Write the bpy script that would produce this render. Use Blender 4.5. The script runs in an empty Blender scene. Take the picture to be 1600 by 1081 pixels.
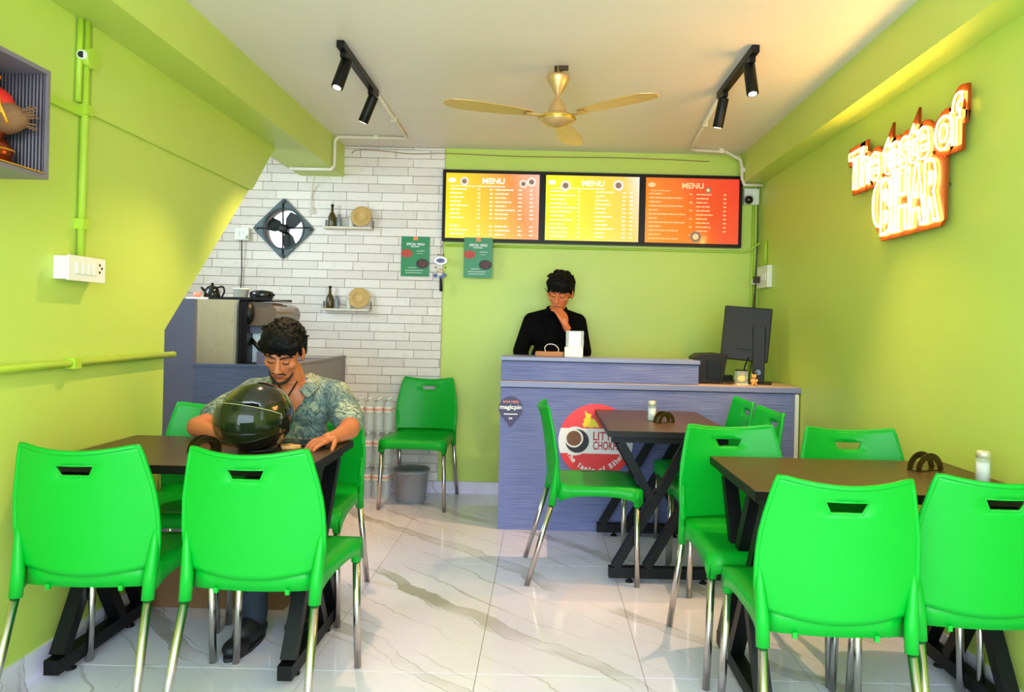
import bpy, bmesh, math, random
from mathutils import Vector, Matrix, Euler, noise

random.seed(7)
PI = math.pi
S = bpy.context.scene
C = S.collection

# ------------------------------------------------------------------ camera
cam_d = bpy.data.cameras.new('camera')
cam = bpy.data.objects.new('camera', cam_d)
C.objects.link(cam)
cam.location = (0, 0, 1.24)
cam.rotation_euler = (PI / 2, -0.0235, 0)
cam_d.sensor_width = 36.0
cam_d.lens = 36.0 * 1130 / 1600
cam_d.shift_x = -49 / 1600
cam_d.shift_y = -28.5 / 1600
cam_d.clip_start = 0.02
S.camera = cam

# ------------------------------------------------------------------ world and lights
world = bpy.data.worlds.new('sky')
S.world = world
world.use_nodes = True
bgn = world.node_tree.nodes['Background']
bgn.inputs[0].default_value = (0.86, 0.93, 1.0, 1)
bgn.inputs[1].default_value = 1.5

def area_light(name, loc, direction, sx, sy, power, col):
    l = bpy.data.lights.new(name, 'AREA')
    l.shape = 'RECTANGLE'; l.size = sx; l.size_y = sy
    l.energy = power; l.color = col
    o = bpy.data.objects.new(name, l); C.objects.link(o)
    o.location = loc
    o.rotation_euler = Vector(direction).to_track_quat('-Z', 'Z').to_euler()
    return o

area_light('shopfront_daylight', (0.0, -0.85, 1.4), (0, 1, -0.05), 3.2, 2.3, 100, (0.66, 0.88, 1.0))
area_light('kitchen_window_daylight', (-2.90, 3.75, 2.0), (1, 0.35, -0.15), 0.8, 0.8, 17, (0.64, 0.86, 1.0))

vs = S.view_settings
vs.view_transform = 'Standard'
vs.look = 'None'
vs.gamma = 1.0
vs.use_curve_mapping = False
vs.exposure = 0.64
S.cycles.max_bounces = 8
S.cycles.diffuse_bounces = 5
S.cycles.glossy_bounces = 4
S.cycles.transparent_max_bounces = 12
S.cycles.caustics_reflective = False
S.cycles.caustics_refractive = False
S.cycles.sample_clamp_indirect = 6.0

# ------------------------------------------------------------------ material helpers
def lin(c):
    return tuple((v / 255 / 12.92) if v / 255 <= 0.04045 else ((v / 255 + 0.055) / 1.055) ** 2.4 for v in c)

def rgba(c):
    l = lin(c)
    return (l[0], l[1], l[2], 1.0)

class NT:
    def __init__(s, name):
        s.m = bpy.data.materials.new(name)
        s.m.use_nodes = True
        s.t = s.m.node_tree
        s.b = s.t.nodes['Principled BSDF']
    def n(s, typ, **kw):
        nd = s.t.nodes.new(typ)
        for k, v in kw.items():
            if k in nd.inputs.keys() if isinstance(k, str) else False:
                nd.inputs[k].default_value = v
            else:
                setattr(nd, k, v)
        return nd
    def l(s, a, b):
        s.t.links.new(a, b)
    def mix(s, fac, a, b):
        nd = s.t.nodes.new('ShaderNodeMix'); nd.data_type = 'RGBA'
        for i, v in ((0, fac), (6, a), (7, b)):
            if hasattr(v, 'is_linked') or hasattr(v, 'links'):
                s.l(v, nd.inputs[i])
            else:
                nd.inputs[i].default_value = v
        return nd.outputs[2]
    def math(s, op, a, b=None):
        nd = s.t.nodes.new('ShaderNodeMath'); nd.operation = op
        for i, v in ((0, a), (1, b)):
            if v is None: continue
            if hasattr(v, 'links'): s.l(v, nd.inputs[i])
            else: nd.inputs[i].default_value = v
        return nd.outputs[0]
    def ramp(s, fac, pts):
        nd = s.t.nodes.new('ShaderNodeValToRGB')
        s.l(fac, nd.inputs[0])
        e = nd.color_ramp.elements
        while len(e) < len(pts): e.new(0.5)
        for i, (p, c) in enumerate(pts):
            e[i].position = p; e[i].color = c if len(c) == 4 else (*c, 1)
        return nd.outputs[0]
    def pos(s):
        return s.t.nodes.new('ShaderNodeNewGeometry').outputs['Position']
    def obj(s):
        return s.t.nodes.new('ShaderNodeTexCoord').outputs['Object']
    def mapping(s, v, loc=(0, 0, 0), rot=(0, 0, 0), scale=(1, 1, 1)):
        nd = s.t.nodes.new('ShaderNodeMapping'); s.l(v, nd.inputs[0])
        nd.inputs[1].default_value = loc; nd.inputs[2].default_value = rot; nd.inputs[3].default_value = scale
        return nd.outputs[0]
    def noise(s, v, scale, detail=3, rough=0.5):
        nd = s.t.nodes.new('ShaderNodeTexNoise'); s.l(v, nd.inputs['Vector'])
        nd.inputs['Scale'].default_value = scale; nd.inputs['Detail'].default_value = detail
        nd.inputs['Roughness'].default_value = rough
        return nd
    def bump(s, h, strength, dist=0.01):
        nd = s.t.nodes.new('ShaderNodeBump'); s.l(h, nd.inputs['Height'])
        nd.inputs['Strength'].default_value = strength; nd.inputs['Distance'].default_value = dist
        s.l(nd.outputs[0], s.b.inputs['Normal'])

def M(name, col, rough=0.5, metal=0.0, var=0.06, nscale=6.0, alpha=1.0, trans=0.0, coat=0.0, bump=0.0, bscale=60, spec=0.5):
    t = NT(name)
    c = rgba(col)
    t.b.inputs['Roughness'].default_value = rough
    t.b.inputs['Metallic'].default_value = metal
    t.b.inputs['Alpha'].default_value = alpha
    t.b.inputs['Transmission Weight'].default_value = trans
    t.b.inputs['Coat Weight'].default_value = coat
    t.b.inputs['Specular IOR Level'].default_value = spec
    p = t.obj()
    nz = t.noise(p, nscale, 4)
    dark = tuple(v * (1 - var) for v in c[:3]) + (1,)
    lite = tuple(min(1, v * (1 + var)) for v in c[:3]) + (1,)
    t.l(t.mix(nz.outputs[0], dark, lite), t.b.inputs['Base Color'])
    if bump:
        nb = t.noise(p, bscale, 3)
        t.bump(nb.outputs[0], bump, 0.004)
    return t.m

def E(name, col, strength):
    t = NT(name)
    t.b.inputs['Base Color'].default_value = (0, 0, 0, 1)
    t.b.inputs['Specular IOR Level'].default_value = 0.2
    t.b.inputs['Emission Color'].default_value = rgba(col)
    t.b.inputs['Emission Strength'].default_value = strength
    return t.m

def wall_paint(name, col):
    t = NT(name)
    p = t.pos()
    c = rgba(col)
    n1 = t.noise(p, 1.3, 4, 0.6); n2 = t.noise(p, 14, 4, 0.6)
    a = tuple(v * 0.92 for v in c[:3]) + (1,); b = tuple(min(1, v * 1.06) for v in c[:3]) + (1,)
    m1 = t.mix(n1.outputs[0], a, b)
    sc = t.ramp(n2.outputs[0], [(0.70, (0, 0, 0)), (0.78, (1, 1, 1))])
    m2 = t.mix(t.math('MULTIPLY', sc, 0.18), m1, tuple(v * 0.7 for v in c[:3]) + (1,))
    t.l(m2, t.b.inputs['Base Color'])
    t.b.inputs['Roughness'].default_value = 0.42
    n3 = t.noise(p, 45, 3)
    t.bump(n3.outputs[0], 0.08, 0.004)
    return t.m

m_lime = wall_paint('lime_wall_paint', (194, 212, 96))
m_ceil = wall_paint('white_ceiling_paint', (232, 222, 216))
m_backing = M('mortar_grey', (96, 88, 80), 0.9)  # grey mortar of the wall behind the bricks, visible in the joints

def marble_mat(name, big=1.0):
    t = NT(name)
    p = t.pos()
    q = t.mapping(p, rot=(0, 0, math.radians(45)))
    nd = t.noise(q, 1.1, 5, 0.62)
    sub = t.n('ShaderNodeVectorMath', operation='SUBTRACT'); t.l(nd.outputs['Color'], sub.inputs[0]); sub.inputs[1].default_value = (0.5, 0.5, 0.5)
    mul = t.n('ShaderNodeVectorMath', operation='SCALE'); t.l(sub.outputs[0], mul.inputs[0]); mul.inputs['Scale'].default_value = 0.34
    add = t.n('ShaderNodeVectorMath', operation='ADD'); t.l(q, add.inputs[0]); t.l(mul.outputs[0], add.inputs[1])
    w1 = t.n('ShaderNodeTexWave', wave_type='BANDS', bands_direction='Y'); t.l(add.outputs[0], w1.inputs['Vector'])
    w1.inputs['Scale'].default_value = 0.62; w1.inputs['Distortion'].default_value = 0.6
    w2 = t.n('ShaderNodeTexWave', wave_type='BANDS', bands_direction='Y'); t.l(add.outputs[0], w2.inputs['Vector'])
    w2.inputs['Scale'].default_value = 1.7; w2.inputs['Distortion'].default_value = 1.5
    w2.inputs['Phase Offset'].default_value = 1.3
    mk = t.noise(q, 1.6, 2)
    mask = t.ramp(mk.outputs[0], [(0.42, (0, 0, 0)), (0.62, (1, 1, 1))])
    mask2 = t.ramp(mk.outputs[0], [(0.36, (0, 0, 0)), (0.48, (1, 1, 1))])
    v1 = t.ramp(w1.outputs[0], [(0.0, (1, 1, 1)), (0.03, (1, 1, 1)), (0.042, (0, 0, 0))])
    v1e = t.ramp(w1.outputs[0], [(0.034, (0, 0, 0)), (0.040, (1, 1, 1)), (0.052, (0, 0, 0))])
    v2 = t.ramp(w2.outputs[0], [(0.0, (1, 1, 1)), (0.006, (0.4, 0.4, 0.4)), (0.02, (0, 0, 0))])
    cl = t.noise(q, 3.0, 5, 0.6)
    base = t.mix(cl.outputs[0], rgba((224, 212, 236)), rgba((244, 233, 252)))
    b1 = t.mix(t.math('MULTIPLY', t.math('MULTIPLY', v1, mask), 0.75), base, rgba((160, 146, 134)))
    b2 = t.mix(t.math('MULTIPLY', t.math('MULTIPLY', v1e, mask2), 0.7), b1, rgba((120, 104, 88)))
    b3 = t.mix(t.math('MULTIPLY', t.math('MULTIPLY', v2, mask), 0.6), b2, rgba((150, 134, 116)))
    t.l(b3, t.b.inputs['Base Color'])
    t.b.inputs['Roughness'].default_value = 0.09
    return t.m
m_marble = marble_mat('polished_white_marble_tile')
m_grout = M('floor_grout', (150, 140, 130), 0.8)

def brick_mat():
    t = NT('whitewashed_brick')
    p = t.pos()
    oi = t.t.nodes.new('ShaderNodeObjectInfo')
    n1 = t.noise(p, 22, 5, 0.65)
    base = t.mix(oi.outputs['Random'], rgba((222, 208, 202)), rgba((238, 226, 220)))
    st = t.ramp(n1.outputs[0], [(0.55, (0, 0, 0)), (0.75, (1, 1, 1))])
    c = t.mix(t.math('MULTIPLY', st, 0.35), base, rgba((180, 168, 158)))
    t.l(c, t.b.inputs['Base Color'])
    t.b.inputs['Roughness'].default_value = 0.55
    t.bump(n1.outputs[0], 0.25, 0.004)
    return t.m
m_brick = brick_mat()

def fluted(name, c1, c2, axis='Z', scale=60.0, rough=0.35, bump=0.35):
    t = NT(name)
    p = t.pos()
    w = t.n('ShaderNodeTexWave', wave_type='BANDS', bands_direction=axis); t.l(p, w.inputs['Vector'])
    w.inputs['Scale'].default_value = scale; w.inputs['Distortion'].default_value = 0.0
    st = t.mapping(p, scale=(1.5, 1.5, 60) if axis == 'Z' else (60, 60, 1.5))
    n1 = t.noise(st, 3.0, 4)
    r = t.ramp(n1.outputs[0], [(0.35, (0, 0, 0)), (0.65, (1, 1, 1))])
    t.l(t.mix(r, rgba(c1), rgba(c2)), t.b.inputs['Base Color'])
    t.b.inputs['Roughness'].default_value = rough
    t.bump(w.outputs[0], bump, 0.004)
    return t.m
m_counter = fluted('blue_grey_ribbed_laminate', (92, 100, 160), (122, 127, 176))
m_counter_top = M('blue_grey_plain_laminate', (124, 126, 168), 0.3)
m_counter_side = M('warm_grey_laminate', (118, 112, 116), 0.4)
m_kitchen_panel = fluted('dark_blue_ribbed_laminate', (62, 74, 104), (78, 90, 122))
m_slate = M('slate_grey_laminate', (92, 92, 116), 0.4)
m_worktop = M('pinkish_wood_worktop', (196, 160, 140), 0.4)

m_green = M('bright_green_plastic', (0, 163, 42), 0.38, var=0.03, spec=0.3, bump=0.03, bscale=250)
m_steel = M('brushed_steel', (200, 192, 190), 0.22, 1.0, var=0.03)
m_black = M('black_powder_coated_steel', (12, 12, 14), 0.45, var=0.1, spec=0.22)
m_blackplastic = M('black_plastic', (10, 9, 10), 0.4, spec=0.25)
m_blackgloss = M('black_gloss', (12, 12, 14), 0.08)
m_white = M('white_plastic', (232, 228, 220), 0.4, var=0.02)
m_whitemetal = M('white_edge_strip', (214, 210, 200), 0.4)
m_gold = M('champagne_gold_metal', (226, 186, 130), 0.35, 0.6)
m_pipe_lime = M('lime_painted_pipe', (176, 206, 60), 0.4)
m_pipe_white = M('cream_pvc_pipe', (226, 214, 196), 0.4)
m_cable = M('dark_cable', (74, 58, 44), 0.6, spec=0.2)
m_glass = M('clear_glass', (225, 235, 235), 0.03, alpha=0.28)
m_smoke = M('smoked_visor', (40, 48, 22), 0.02, alpha=0.36, coat=0.6)

def wood_mat(name, c1, c2, rough=0.28):
    t = NT(name)
    p = t.obj()
    q = t.mapping(p, scale=(1.0, 14, 14))
    n1 = t.noise(q, 4, 5, 0.6)
    t.l(t.mix(n1.outputs[0], rgba(c1), rgba(c2)), t.b.inputs['Base Color'])
    t.b.inputs['Roughness'].default_value = rough
    return t.m
m_table = wood_mat('dark_walnut_tabletop', (58, 36, 22), (92, 60, 36), 0.38)
m_table_edge = M('dark_brown_edge_band', (20, 14, 12), 0.45, spec=0.25)

# ------------------------------------------------------------------ mesh helpers
def bm_new():
    return bmesh.new()

def box(bm, x0, x1, y0, y1, z0, z1, mtx=None):
    vs_ = [bm.verts.new(v) for v in ((x0, y0, z0), (x1, y0, z0), (x1, y1, z0), (x0, y1, z0), (x0, y0, z1), (x1, y0, z1), (x1, y1, z1), (x0, y1, z1))]
    if mtx is not None:
        for v in vs_: v.co = mtx @ v.co
    for f in ((0, 3, 2, 1), (4, 5, 6, 7), (0, 1, 5, 4), (1, 2, 6, 5), (2, 3, 7, 6), (3, 0, 4, 7)):
        bm.faces.new([vs_[i] for i in f])
    return bm

def frame_of(d):
    d = d.normalized()
    up = Vector((0, 0, 1)) if abs(d.z) < 0.95 else Vector((1, 0, 0))
    a = d.cross(up).normalized(); b = a.cross(d).normalized()
    return a, b

def cyl(bm, p0, p1, r0, r1=None, n=16, caps=True):
    p0 = Vector(p0); p1 = Vector(p1); r1 = r0 if r1 is None else r1
    a, b = frame_of(p1 - p0)
    r = []
    for p, rr in ((p0, r0), (p1, r1)):
        r.append([bm.verts.new(p + (a * math.cos(2 * PI * i / n) + b * math.sin(2 * PI * i / n)) * rr) for i in range(n)])
    for i in range(n):
        j = (i + 1) % n
        f = bm.faces.new((r[0][j], r[0][i], r[1][i], r[1][j])); f.smooth = True
    if caps:
        bm.faces.new(r[0]); bm.faces.new(r[1][::-1])
    return bm

def tube(bm, pts, r, n=8, closed=False):
    pts = [Vector(p) for p in pts]
    m = len(pts); rings = []
    prev = None
    for i, p in enumerate(pts):
        if closed: d = pts[(i + 1) % m] - pts[i - 1]
        elif i == 0: d = pts[1] - pts[0]
        elif i == m - 1: d = pts[-1] - pts[-2]
        else: d = (pts[i + 1] - pts[i]).normalized() + (pts[i] - pts[i - 1]).normalized()
        d.normalize()
        if prev is None: a, b = frame_of(d)
        else:
            a = prev - d * prev.dot(d)
            if a.length < 1e-5: a, b = frame_of(d)
            a.normalize(); b = a.cross(d).normalized()
        prev = a
        rr = r[i] if isinstance(r, (list, tuple)) else r
        rings.append([bm.verts.new(p + (a * math.cos(2 * PI * k / n) + b * math.sin(2 * PI * k / n)) * rr) for k in range(n)])
    for i in range(m if closed else m - 1):
        A = rings[i]; B = rings[(i + 1) % m]
        for k in range(n):
            j = (k + 1) % n
            f = bm.faces.new((A[k], A[j], B[j], B[k])); f.smooth = True
    if not closed:
        bm.faces.new(rings[0][::-1]); bm.faces.new(rings[-1])
    return bm

def smooth_pts(pts, k=5):
    pts = [Vector(p) for p in pts]; out = []
    for i in range(len(pts) - 1):
        p0 = pts[max(i - 1, 0)]; p1 = pts[i]; p2 = pts[i + 1]; p3 = pts[min(i + 2, len(pts) - 1)]
        for j in range(k):
            t = j / k
            out.append(0.5 * ((2 * p1) + (p2 - p0) * t + (2 * p0 - 5 * p1 + 4 * p2 - p3) * t * t + (3 * p1 - p0 - 3 * p2 + p3) * t ** 3))
    out.append(pts[-1])
    return out

def lathe(bm, prof, n=24, mtx=None):
    mtx = mtx or Matrix.Identity(4)
    rings = []
    for r, z in prof:
        if r < 1e-6: rings.append([bm.verts.new(mtx @ Vector((0, 0, z)))])
        else: rings.append([bm.verts.new(mtx @ Vector((r * math.cos(2 * PI * i / n), r * math.sin(2 * PI * i / n), z))) for i in range(n)])
    for a, b in zip(rings, rings[1:]):
        for i in range(n):
            j = (i + 1) % n
            if len(a) == 1 and len(b) == 1: continue
            if len(a) == 1: f = bm.faces.new((a[0], b[i], b[j]))
            elif len(b) == 1: f = bm.faces.new((a[i], a[j], b[0]))
            else: f = bm.faces.new((a[i], a[j], b[j], b[i]))
            f.smooth = True
    return bm

def prism(bm, poly, d0, d1, mtx):
    """poly in local (x,y), extruded local z d0..d1, mapped by mtx"""
    a = [bm.verts.new(mtx @ Vector((x, y, d0))) for x, y in poly]
    b = [bm.verts.new(mtx @ Vector((x, y, d1))) for x, y in poly]
    bm.faces.new(a[::-1]); bm.faces.new(b)
    for i in range(len(poly)):
        j = (i + 1) % len(poly)
        bm.faces.new((a[i], a[j], b[j], b[i]))
    return bm

def sphere(bm, mtx, n=16, m=None):
    m = m or max(6, n // 2 + 2)
    top = bm.verts.new(mtx @ Vector((0, 0, 1))); bot = bm.verts.new(mtx @ Vector((0, 0, -1)))
    rings = []
    for j in range(1, m):
        z = math.cos(PI * j / m); r = math.sin(PI * j / m)
        rings.append([bm.verts.new(mtx @ Vector((r * math.cos(2 * PI * i / n), r * math.sin(2 * PI * i / n), z))) for i in range(n)])
    for i in range(n):
        k = (i + 1) % n
        bm.faces.new((top, rings[0][i], rings[0][k])).smooth = True
        bm.faces.new((bot, rings[-1][k], rings[-1][i])).smooth = True
        for A_, B_ in zip(rings, rings[1:]):
            bm.faces.new((A_[i], B_[i], B_[k], A_[k])).smooth = True

def ell(bm, c, r, rot=None, n=16):
    sphere(bm, Matrix.Translation(Vector(c)) @ (rot.to_4x4() if rot else Matrix.Identity(4)) @ Matrix.Diagonal((r[0], r[1], r[2], 1)), n)
    return bm

def limb(bm, p0, p1, r0, r1, n=14):
    p0 = Vector(p0); p1 = Vector(p1)
    cyl(bm, p0, p1, r0, r1, n)
    ell(bm, p0, (r0, r0, r0), n=n); ell(bm, p1, (r1, r1, r1), n=n)
    return bm

def chain(bm, pts, n=14):
    for (p, r), (q, s) in zip(pts, pts[1:]):
        limb(bm, p, q, r, s, n)

def obj(name, bm, mat, parent=None, recalc=True):
    if recalc: bmesh.ops.recalc_face_normals(bm, faces=bm.faces)
    me = bpy.data.meshes.new(name)
    bm.to_mesh(me); bm.free()
    if mat: me.materials.append(mat)
    o = bpy.data.objects.new(name, me); C.objects.link(o)
    if parent: o.parent = parent
    return o

WS = bpy.data.scenes.new('work')
WV = WS.view_layers[0]
def evaluate(o):
    """mesh of an object with its modifiers applied, evaluated in a small side scene"""
    WS.collection.objects.link(o)
    WV.update()
    me = bpy.data.meshes.new_from_object(o.evaluated_get(WV.depsgraph), preserve_all_data_layers=False, depsgraph=WV.depsgraph)
    WS.collection.objects.unlink(o)
    return me

def bake(o):
    par = o.parent; o.parent = None
    me = evaluate(o)
    o.parent = par
    o.modifiers.clear()
    old = o.data; o.data = me
    me.name = o.name
    bpy.data.meshes.remove(old)
    return o

def bevel(o, w, seg=2, angle=30):
    md = o.modifiers.new('b', 'BEVEL'); md.width = w; md.segments = seg; md.limit_method = 'ANGLE'; md.angle_limit = math.radians(angle)
    return bake(o)

def tag(o, label=None, cat=None, group=None, kind=None):
    if label: o['label'] = label
    if cat: o['category'] = cat
    if group: o['group'] = group
    if kind: o['kind'] = kind
    return o

def thing(name, label, cat, loc=(0, 0, 0), rz=0.0, group=None):
    o = bpy.data.objects.new(name, None); C.objects.link(o)
    o.empty_display_size = 0.05
    o.location = loc; o.rotation_euler = (0, 0, rz)
    return tag(o, label, cat, group)

def struct(o):
    o['kind'] = 'structure'
    return o

def dup(root, loc, rz, label, name=None):
    r = root.copy(); C.objects.link(r); r.location = loc; r.rotation_euler = (0, 0, rz); r['label'] = label
    for ch in list(root.children):
        c = ch.copy(); C.objects.link(c); c.parent = r
        for g in list(ch.children):
            d = g.copy(); C.objects.link(d); d.parent = c
    return r

def B(name, x0, x1, y0, y1, z0, z1, mat, parent=None, bev=0.0):
    o = obj(name, box(bm_new(), x0, x1, y0, y1, z0, z1), mat, parent)
    if bev: bevel(o, bev)
    return o

def text_bm(bm, s, x0, x1, y0, y1, mtx, d=0.0, ext=0.001, offset=0.0, outline=0.0, shear=0.0, spacing=1.0):
    """text fitted into the local box x0..x1, y0..y1, mapped by mtx (local z = outward)"""
    cu = bpy.data.curves.new('t', 'FONT'); cu.body = s
    cu.size = 1.0; cu.resolution_u = 4
    cu.shear = shear; cu.space_character = spacing
    o = bpy.data.objects.new('t', cu)
    def get():
        return evaluate(o)
    me0 = get()
    xs = [v.co.x for v in me0.vertices]; ys = [v.co.y for v in me0.vertices]
    bx0, bx1, by0, by1 = min(xs), max(xs), min(ys), max(ys)
    bpy.data.meshes.remove(me0)
    if outline:
        sc = (x1 - x0) / (bx1 - bx0)
        cu.fill_mode = 'NONE'; cu.bevel_depth = outline / sc; cu.bevel_resolution = 1; cu.offset = offset / sc
    else:
        sc = (x1 - x0) / (bx1 - bx0)
        cu.extrude = ext; cu.offset = offset / sc
    me = get()
    sx = (x1 - x0) / (bx1 - bx0); sy = (y1 - y0) / (by1 - by0)
    n0 = len(bm.verts)
    t = bmesh.new(); t.from_mesh(me)
    for v in t.verts:
        zz = v.co.z * (sx if outline else 1.0)
        v.co = mtx @ Vector((x0 + (v.co.x - bx0) * sx, y0 + (v.co.y - by0) * sy, d + zz))
    tm = bpy.data.meshes.new('tt'); t.to_mesh(tm); t.free()
    bm.from_mesh(tm)
    bpy.data.meshes.remove(tm); bpy.data.meshes.remove(me)
    bpy.data.objects.remove(o); bpy.data.curves.remove(cu)
    return bm

def face_front(x, y, z):   # local x->X, local y->Z, outward = -Y
    return Matrix.Translation((x, y, z)) @ Matrix(((1, 0, 0, 0), (0, 0, -1, 0), (0, 1, 0, 0), (0, 0, 0, 1)))
def face_left(x, y, z):    # on the right wall: local x->-Y, local y->Z, outward = -X
    return Matrix.Translation((x, y, z)) @ Matrix(((0, 0, -1, 0), (-1, 0, 0, 0), (0, 1, 0, 0), (0, 0, 0, 1)))
def yz(x, y, z):           # on the left wall: local x->Y, local y->Z, outward = +X
    return Matrix.Translation((x, y, z)) @ Matrix(((0, 0, 1, 0), (1, 0, 0, 0), (0, 1, 0, 0), (0, 0, 0, 1)))

# ------------------------------------------------------------------ the room
XL, XR, YB, ZC, YF = -1.72, 1.585, 5.38, 2.555, -0.9
XA = -2.95                       # far side of the kitchen alcove
floor = struct(B('floor', XA - 0.1, XR + 0.12, YF, YB + 0.1, -0.08, -0.004, m_grout))
tile_me = {}
xs = [XA] + [round(-2.61 + 0.6 * k, 3) for k in range(7)] + [XR]
ys = [YF, 0.18, 1.38, 2.58, 3.78, 4.98, YB]
g = 0.0011
for i in range(len(xs) - 1):
    for j in range(len(ys) - 1):
        if xs[i + 1] < -1.7 and ys[j + 1] < 3.0: continue
        w = xs[i + 1] - xs[i] - 2 * g; d = ys[j + 1] - ys[j] - 2 * g
        key = (round(w, 3), round(d, 3))
        if key not in tile_me:
            o = obj('floor_tile', box(bm_new(), 0, w, 0, d, -0.01, 0), m_marble, floor)
            bevel(o, 0.0008, 1)
            tile_me[key] = o.data
        else:
            o = bpy.data.objects.new('floor_tile', tile_me[key]); C.objects.link(o); o.parent = floor
        o.location = (xs[i] + g, ys[j] + g, 0)

struct(B('ceiling', XA - 0.1, XR + 0.12, YF, YB + 0.1, ZC, ZC + 0.12, m_ceil))
struct(B('wall_right', XR, XR + 0.12, YF, YB + 0.1, -0.08, ZC, m_lime))
struct(B('wall_back', -0.757, XR, YB, YB + 0.1, -0.08, ZC, m_lime))
# left wall, cut off along a slope where the kitchen opens
poly = [(YF, -0.08), (3.285, -0.08), (3.285, 1.19), (4.36, 2.16), (4.50, 2.33), (4.50, ZC), (YF, ZC)]
struct(obj('wall_left', prism(bm_new(), poly, -0.12, 0.0, yz(XL, 0, 0)), m_lime))
poly = [(2.70, 1.997), (4.19, 1.997), (4.53, 2.328), (2.70, 2.328)]
struct(obj('trim_1', prism(bm_new(), poly, 0.0, 0.014, yz(XL, 0, 0)), m_lime))
o = struct(B('trim_2', XL - 0.11, -1.505, YF, YB, 2.326, ZC, m_lime))           # ceiling beam on the left
o['label'] = 'lime green ceiling beam along the left wall'
o = struct(B('trim_3', 1.437, XR, YF, YB, 2.33, ZC, m_lime))                    # ceiling beam on the right
o['label'] = 'lime green ceiling beam along the right wall'
# alcove shell behind the left wall, with a window opening to the side
struct(obj('wall_kitchen_left', box(box(box(box(bm_new(), XA - 0.1, XA, 3.0, YB + 0.1, -0.08, 1.55), XA - 0.1, XA, 3.0, YB + 0.1, 2.45, ZC), XA - 0.1, XA, 3.0, 3.3, 1.55, 2.45), XA - 0.1, XA, 4.2, YB + 0.1, 1.55, 2.45), m_ceil))
struct(B('wall_kitchen_front', XA, XL - 0.12, 3.0, 3.1, -0.08, ZC, m_ceil))
wf = struct(obj('window_1', box(box(box(box(bm_new(), XA - 0.08, XA - 0.02, 3.3, 3.34, 1.55, 2.45), XA - 0.08, XA - 0.02, 4.16, 4.2, 1.55, 2.45), XA - 0.08, XA - 0.02, 3.34, 4.16, 1.55, 1.59), XA - 0.08, XA - 0.02, 3.34, 4.16, 2.41, 2.45), m_white))
# back wall of the kitchen with the fan hole
FX, FZ, FR = -1.941, 1.928, 0.152
def fan_cut(o):
    cb = bm_new(); cyl(cb, (FX, YB - 0.3, FZ), (FX, YB + 0.3, FZ), FR, n=40)
    c = obj('cut', cb, None)
    md = o.modifiers.new('c', 'BOOLEAN'); md.operation = 'DIFFERENCE'; md.object = c; md.solver = 'EXACT'
    bake(o)
    me = c.data; bpy.data.objects.remove(c); bpy.data.meshes.remove(me)
    return o
wk = struct(fan_cut(B('wall_kitchen_back', XA - 0.1, -0.757, YB, YB + 0.1, -0.08, ZC, m_backing)))
RH, BL, J = 0.0645, 0.262, 0.0028
bricks = []
nrow = int((ZC - 0.085) / RH) + 1
brng = random.Random(3)
for r in range(nrow):
    z0 = 0.085 + r * RH; z1 = min(z0 + RH, ZC - 0.001)
    if z1 - z0 < 0.01: continue
    off = (0.0 if r % 2 == 0 else 0.5 * BL) + brng.choice((0, 0, 0.03, -0.035, 0.06)) + 0.06
    x = -0.757 + off
    while x > XA:
        a = max(x - BL, XA); b = min(x, -0.757)
        if b - a > 0.006: bricks.append((a + J / 2, b - J / 2, z0 + J / 2, z1 - J / 2))
        x -= BL
def hidden(b):     # low bricks behind the kitchen counter and far into the alcove
    return (b[3] < 0.95 and b[1] < -1.55) or b[1] < -2.62
shown = [b for b in bricks if not hidden(b)]
rest = [b for b in bricks if hidden(b)]
def brick_bm(bm, a, b, z0, z1, y0, y1, rng):
    c = 0.003
    jt = lambda: rng.uniform(-0.0008, 0.0008)
    fr = [bm.verts.new((xx + jt(), y0 + rng.uniform(0, 0.002), zz + jt())) for xx, zz in ((a + c, z0 + c), (b - c, z0 + c), (b - c, z1 - c), (a + c, z1 - c))]
    md_ = [bm.verts.new((xx, y0 + c, zz)) for xx, zz in ((a, z0), (b, z0), (b, z1), (a, z1))]
    bk = [bm.verts.new((xx, y1, zz)) for xx, zz in ((a, z0), (b, z0), (b, z1), (a, z1))]
    bm.faces.new(fr)
    for A_, B_ in ((fr, md_), (md_, bk)):
        for i in range(4):
            j = (i + 1) % 4
            bm.faces.new((A_[i], A_[j], B_[j], B_[i]))
    bm.faces.new(bk[::-1])
cache = {}
for b in shown:
    dx = max(b[0] - FX, FX - b[1], 0); dz = max(b[2] - FZ, FZ - b[3], 0)
    if math.hypot(dx, dz) < FR + 0.004:
        if max(abs(x_ - FX) for x_ in b[:2]) < FR * 0.6 and max(abs(z_ - FZ) for z_ in b[2:]) < FR * 0.6: continue
        bm = bm_new(); brick_bm(bm, *b, YB - 0.012, YB, brng)
        o = obj('brick', bm, m_brick, wk); fan_cut(o)
        if len(o.data.polygons) == 0: bpy.data.objects.remove(o)
        continue
    key = (round(b[1] - b[0], 3), round(b[3] - b[2], 3), brng.randint(0, 2))
    if key not in cache:
        bm = bm_new(); brick_bm(bm, 0, b[1] - b[0], 0, b[3] - b[2], -0.012, 0, brng)
        o = obj('brick', bm, m_brick, wk); cache[key] = o.data
    else:
        o = bpy.data.objects.new('brick', cache[key]); C.objects.link(o); o.parent = wk
    o.location = (b[0], YB + brng.uniform(-0.0015, 0.001), b[2])
bm = bm_new()
for b in rest: brick_bm(bm, *b, YB - 0.012, YB, brng)
o = obj('brick_remainder', bm, m_brick, wk); o['kind'] = 'stuff'

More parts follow.
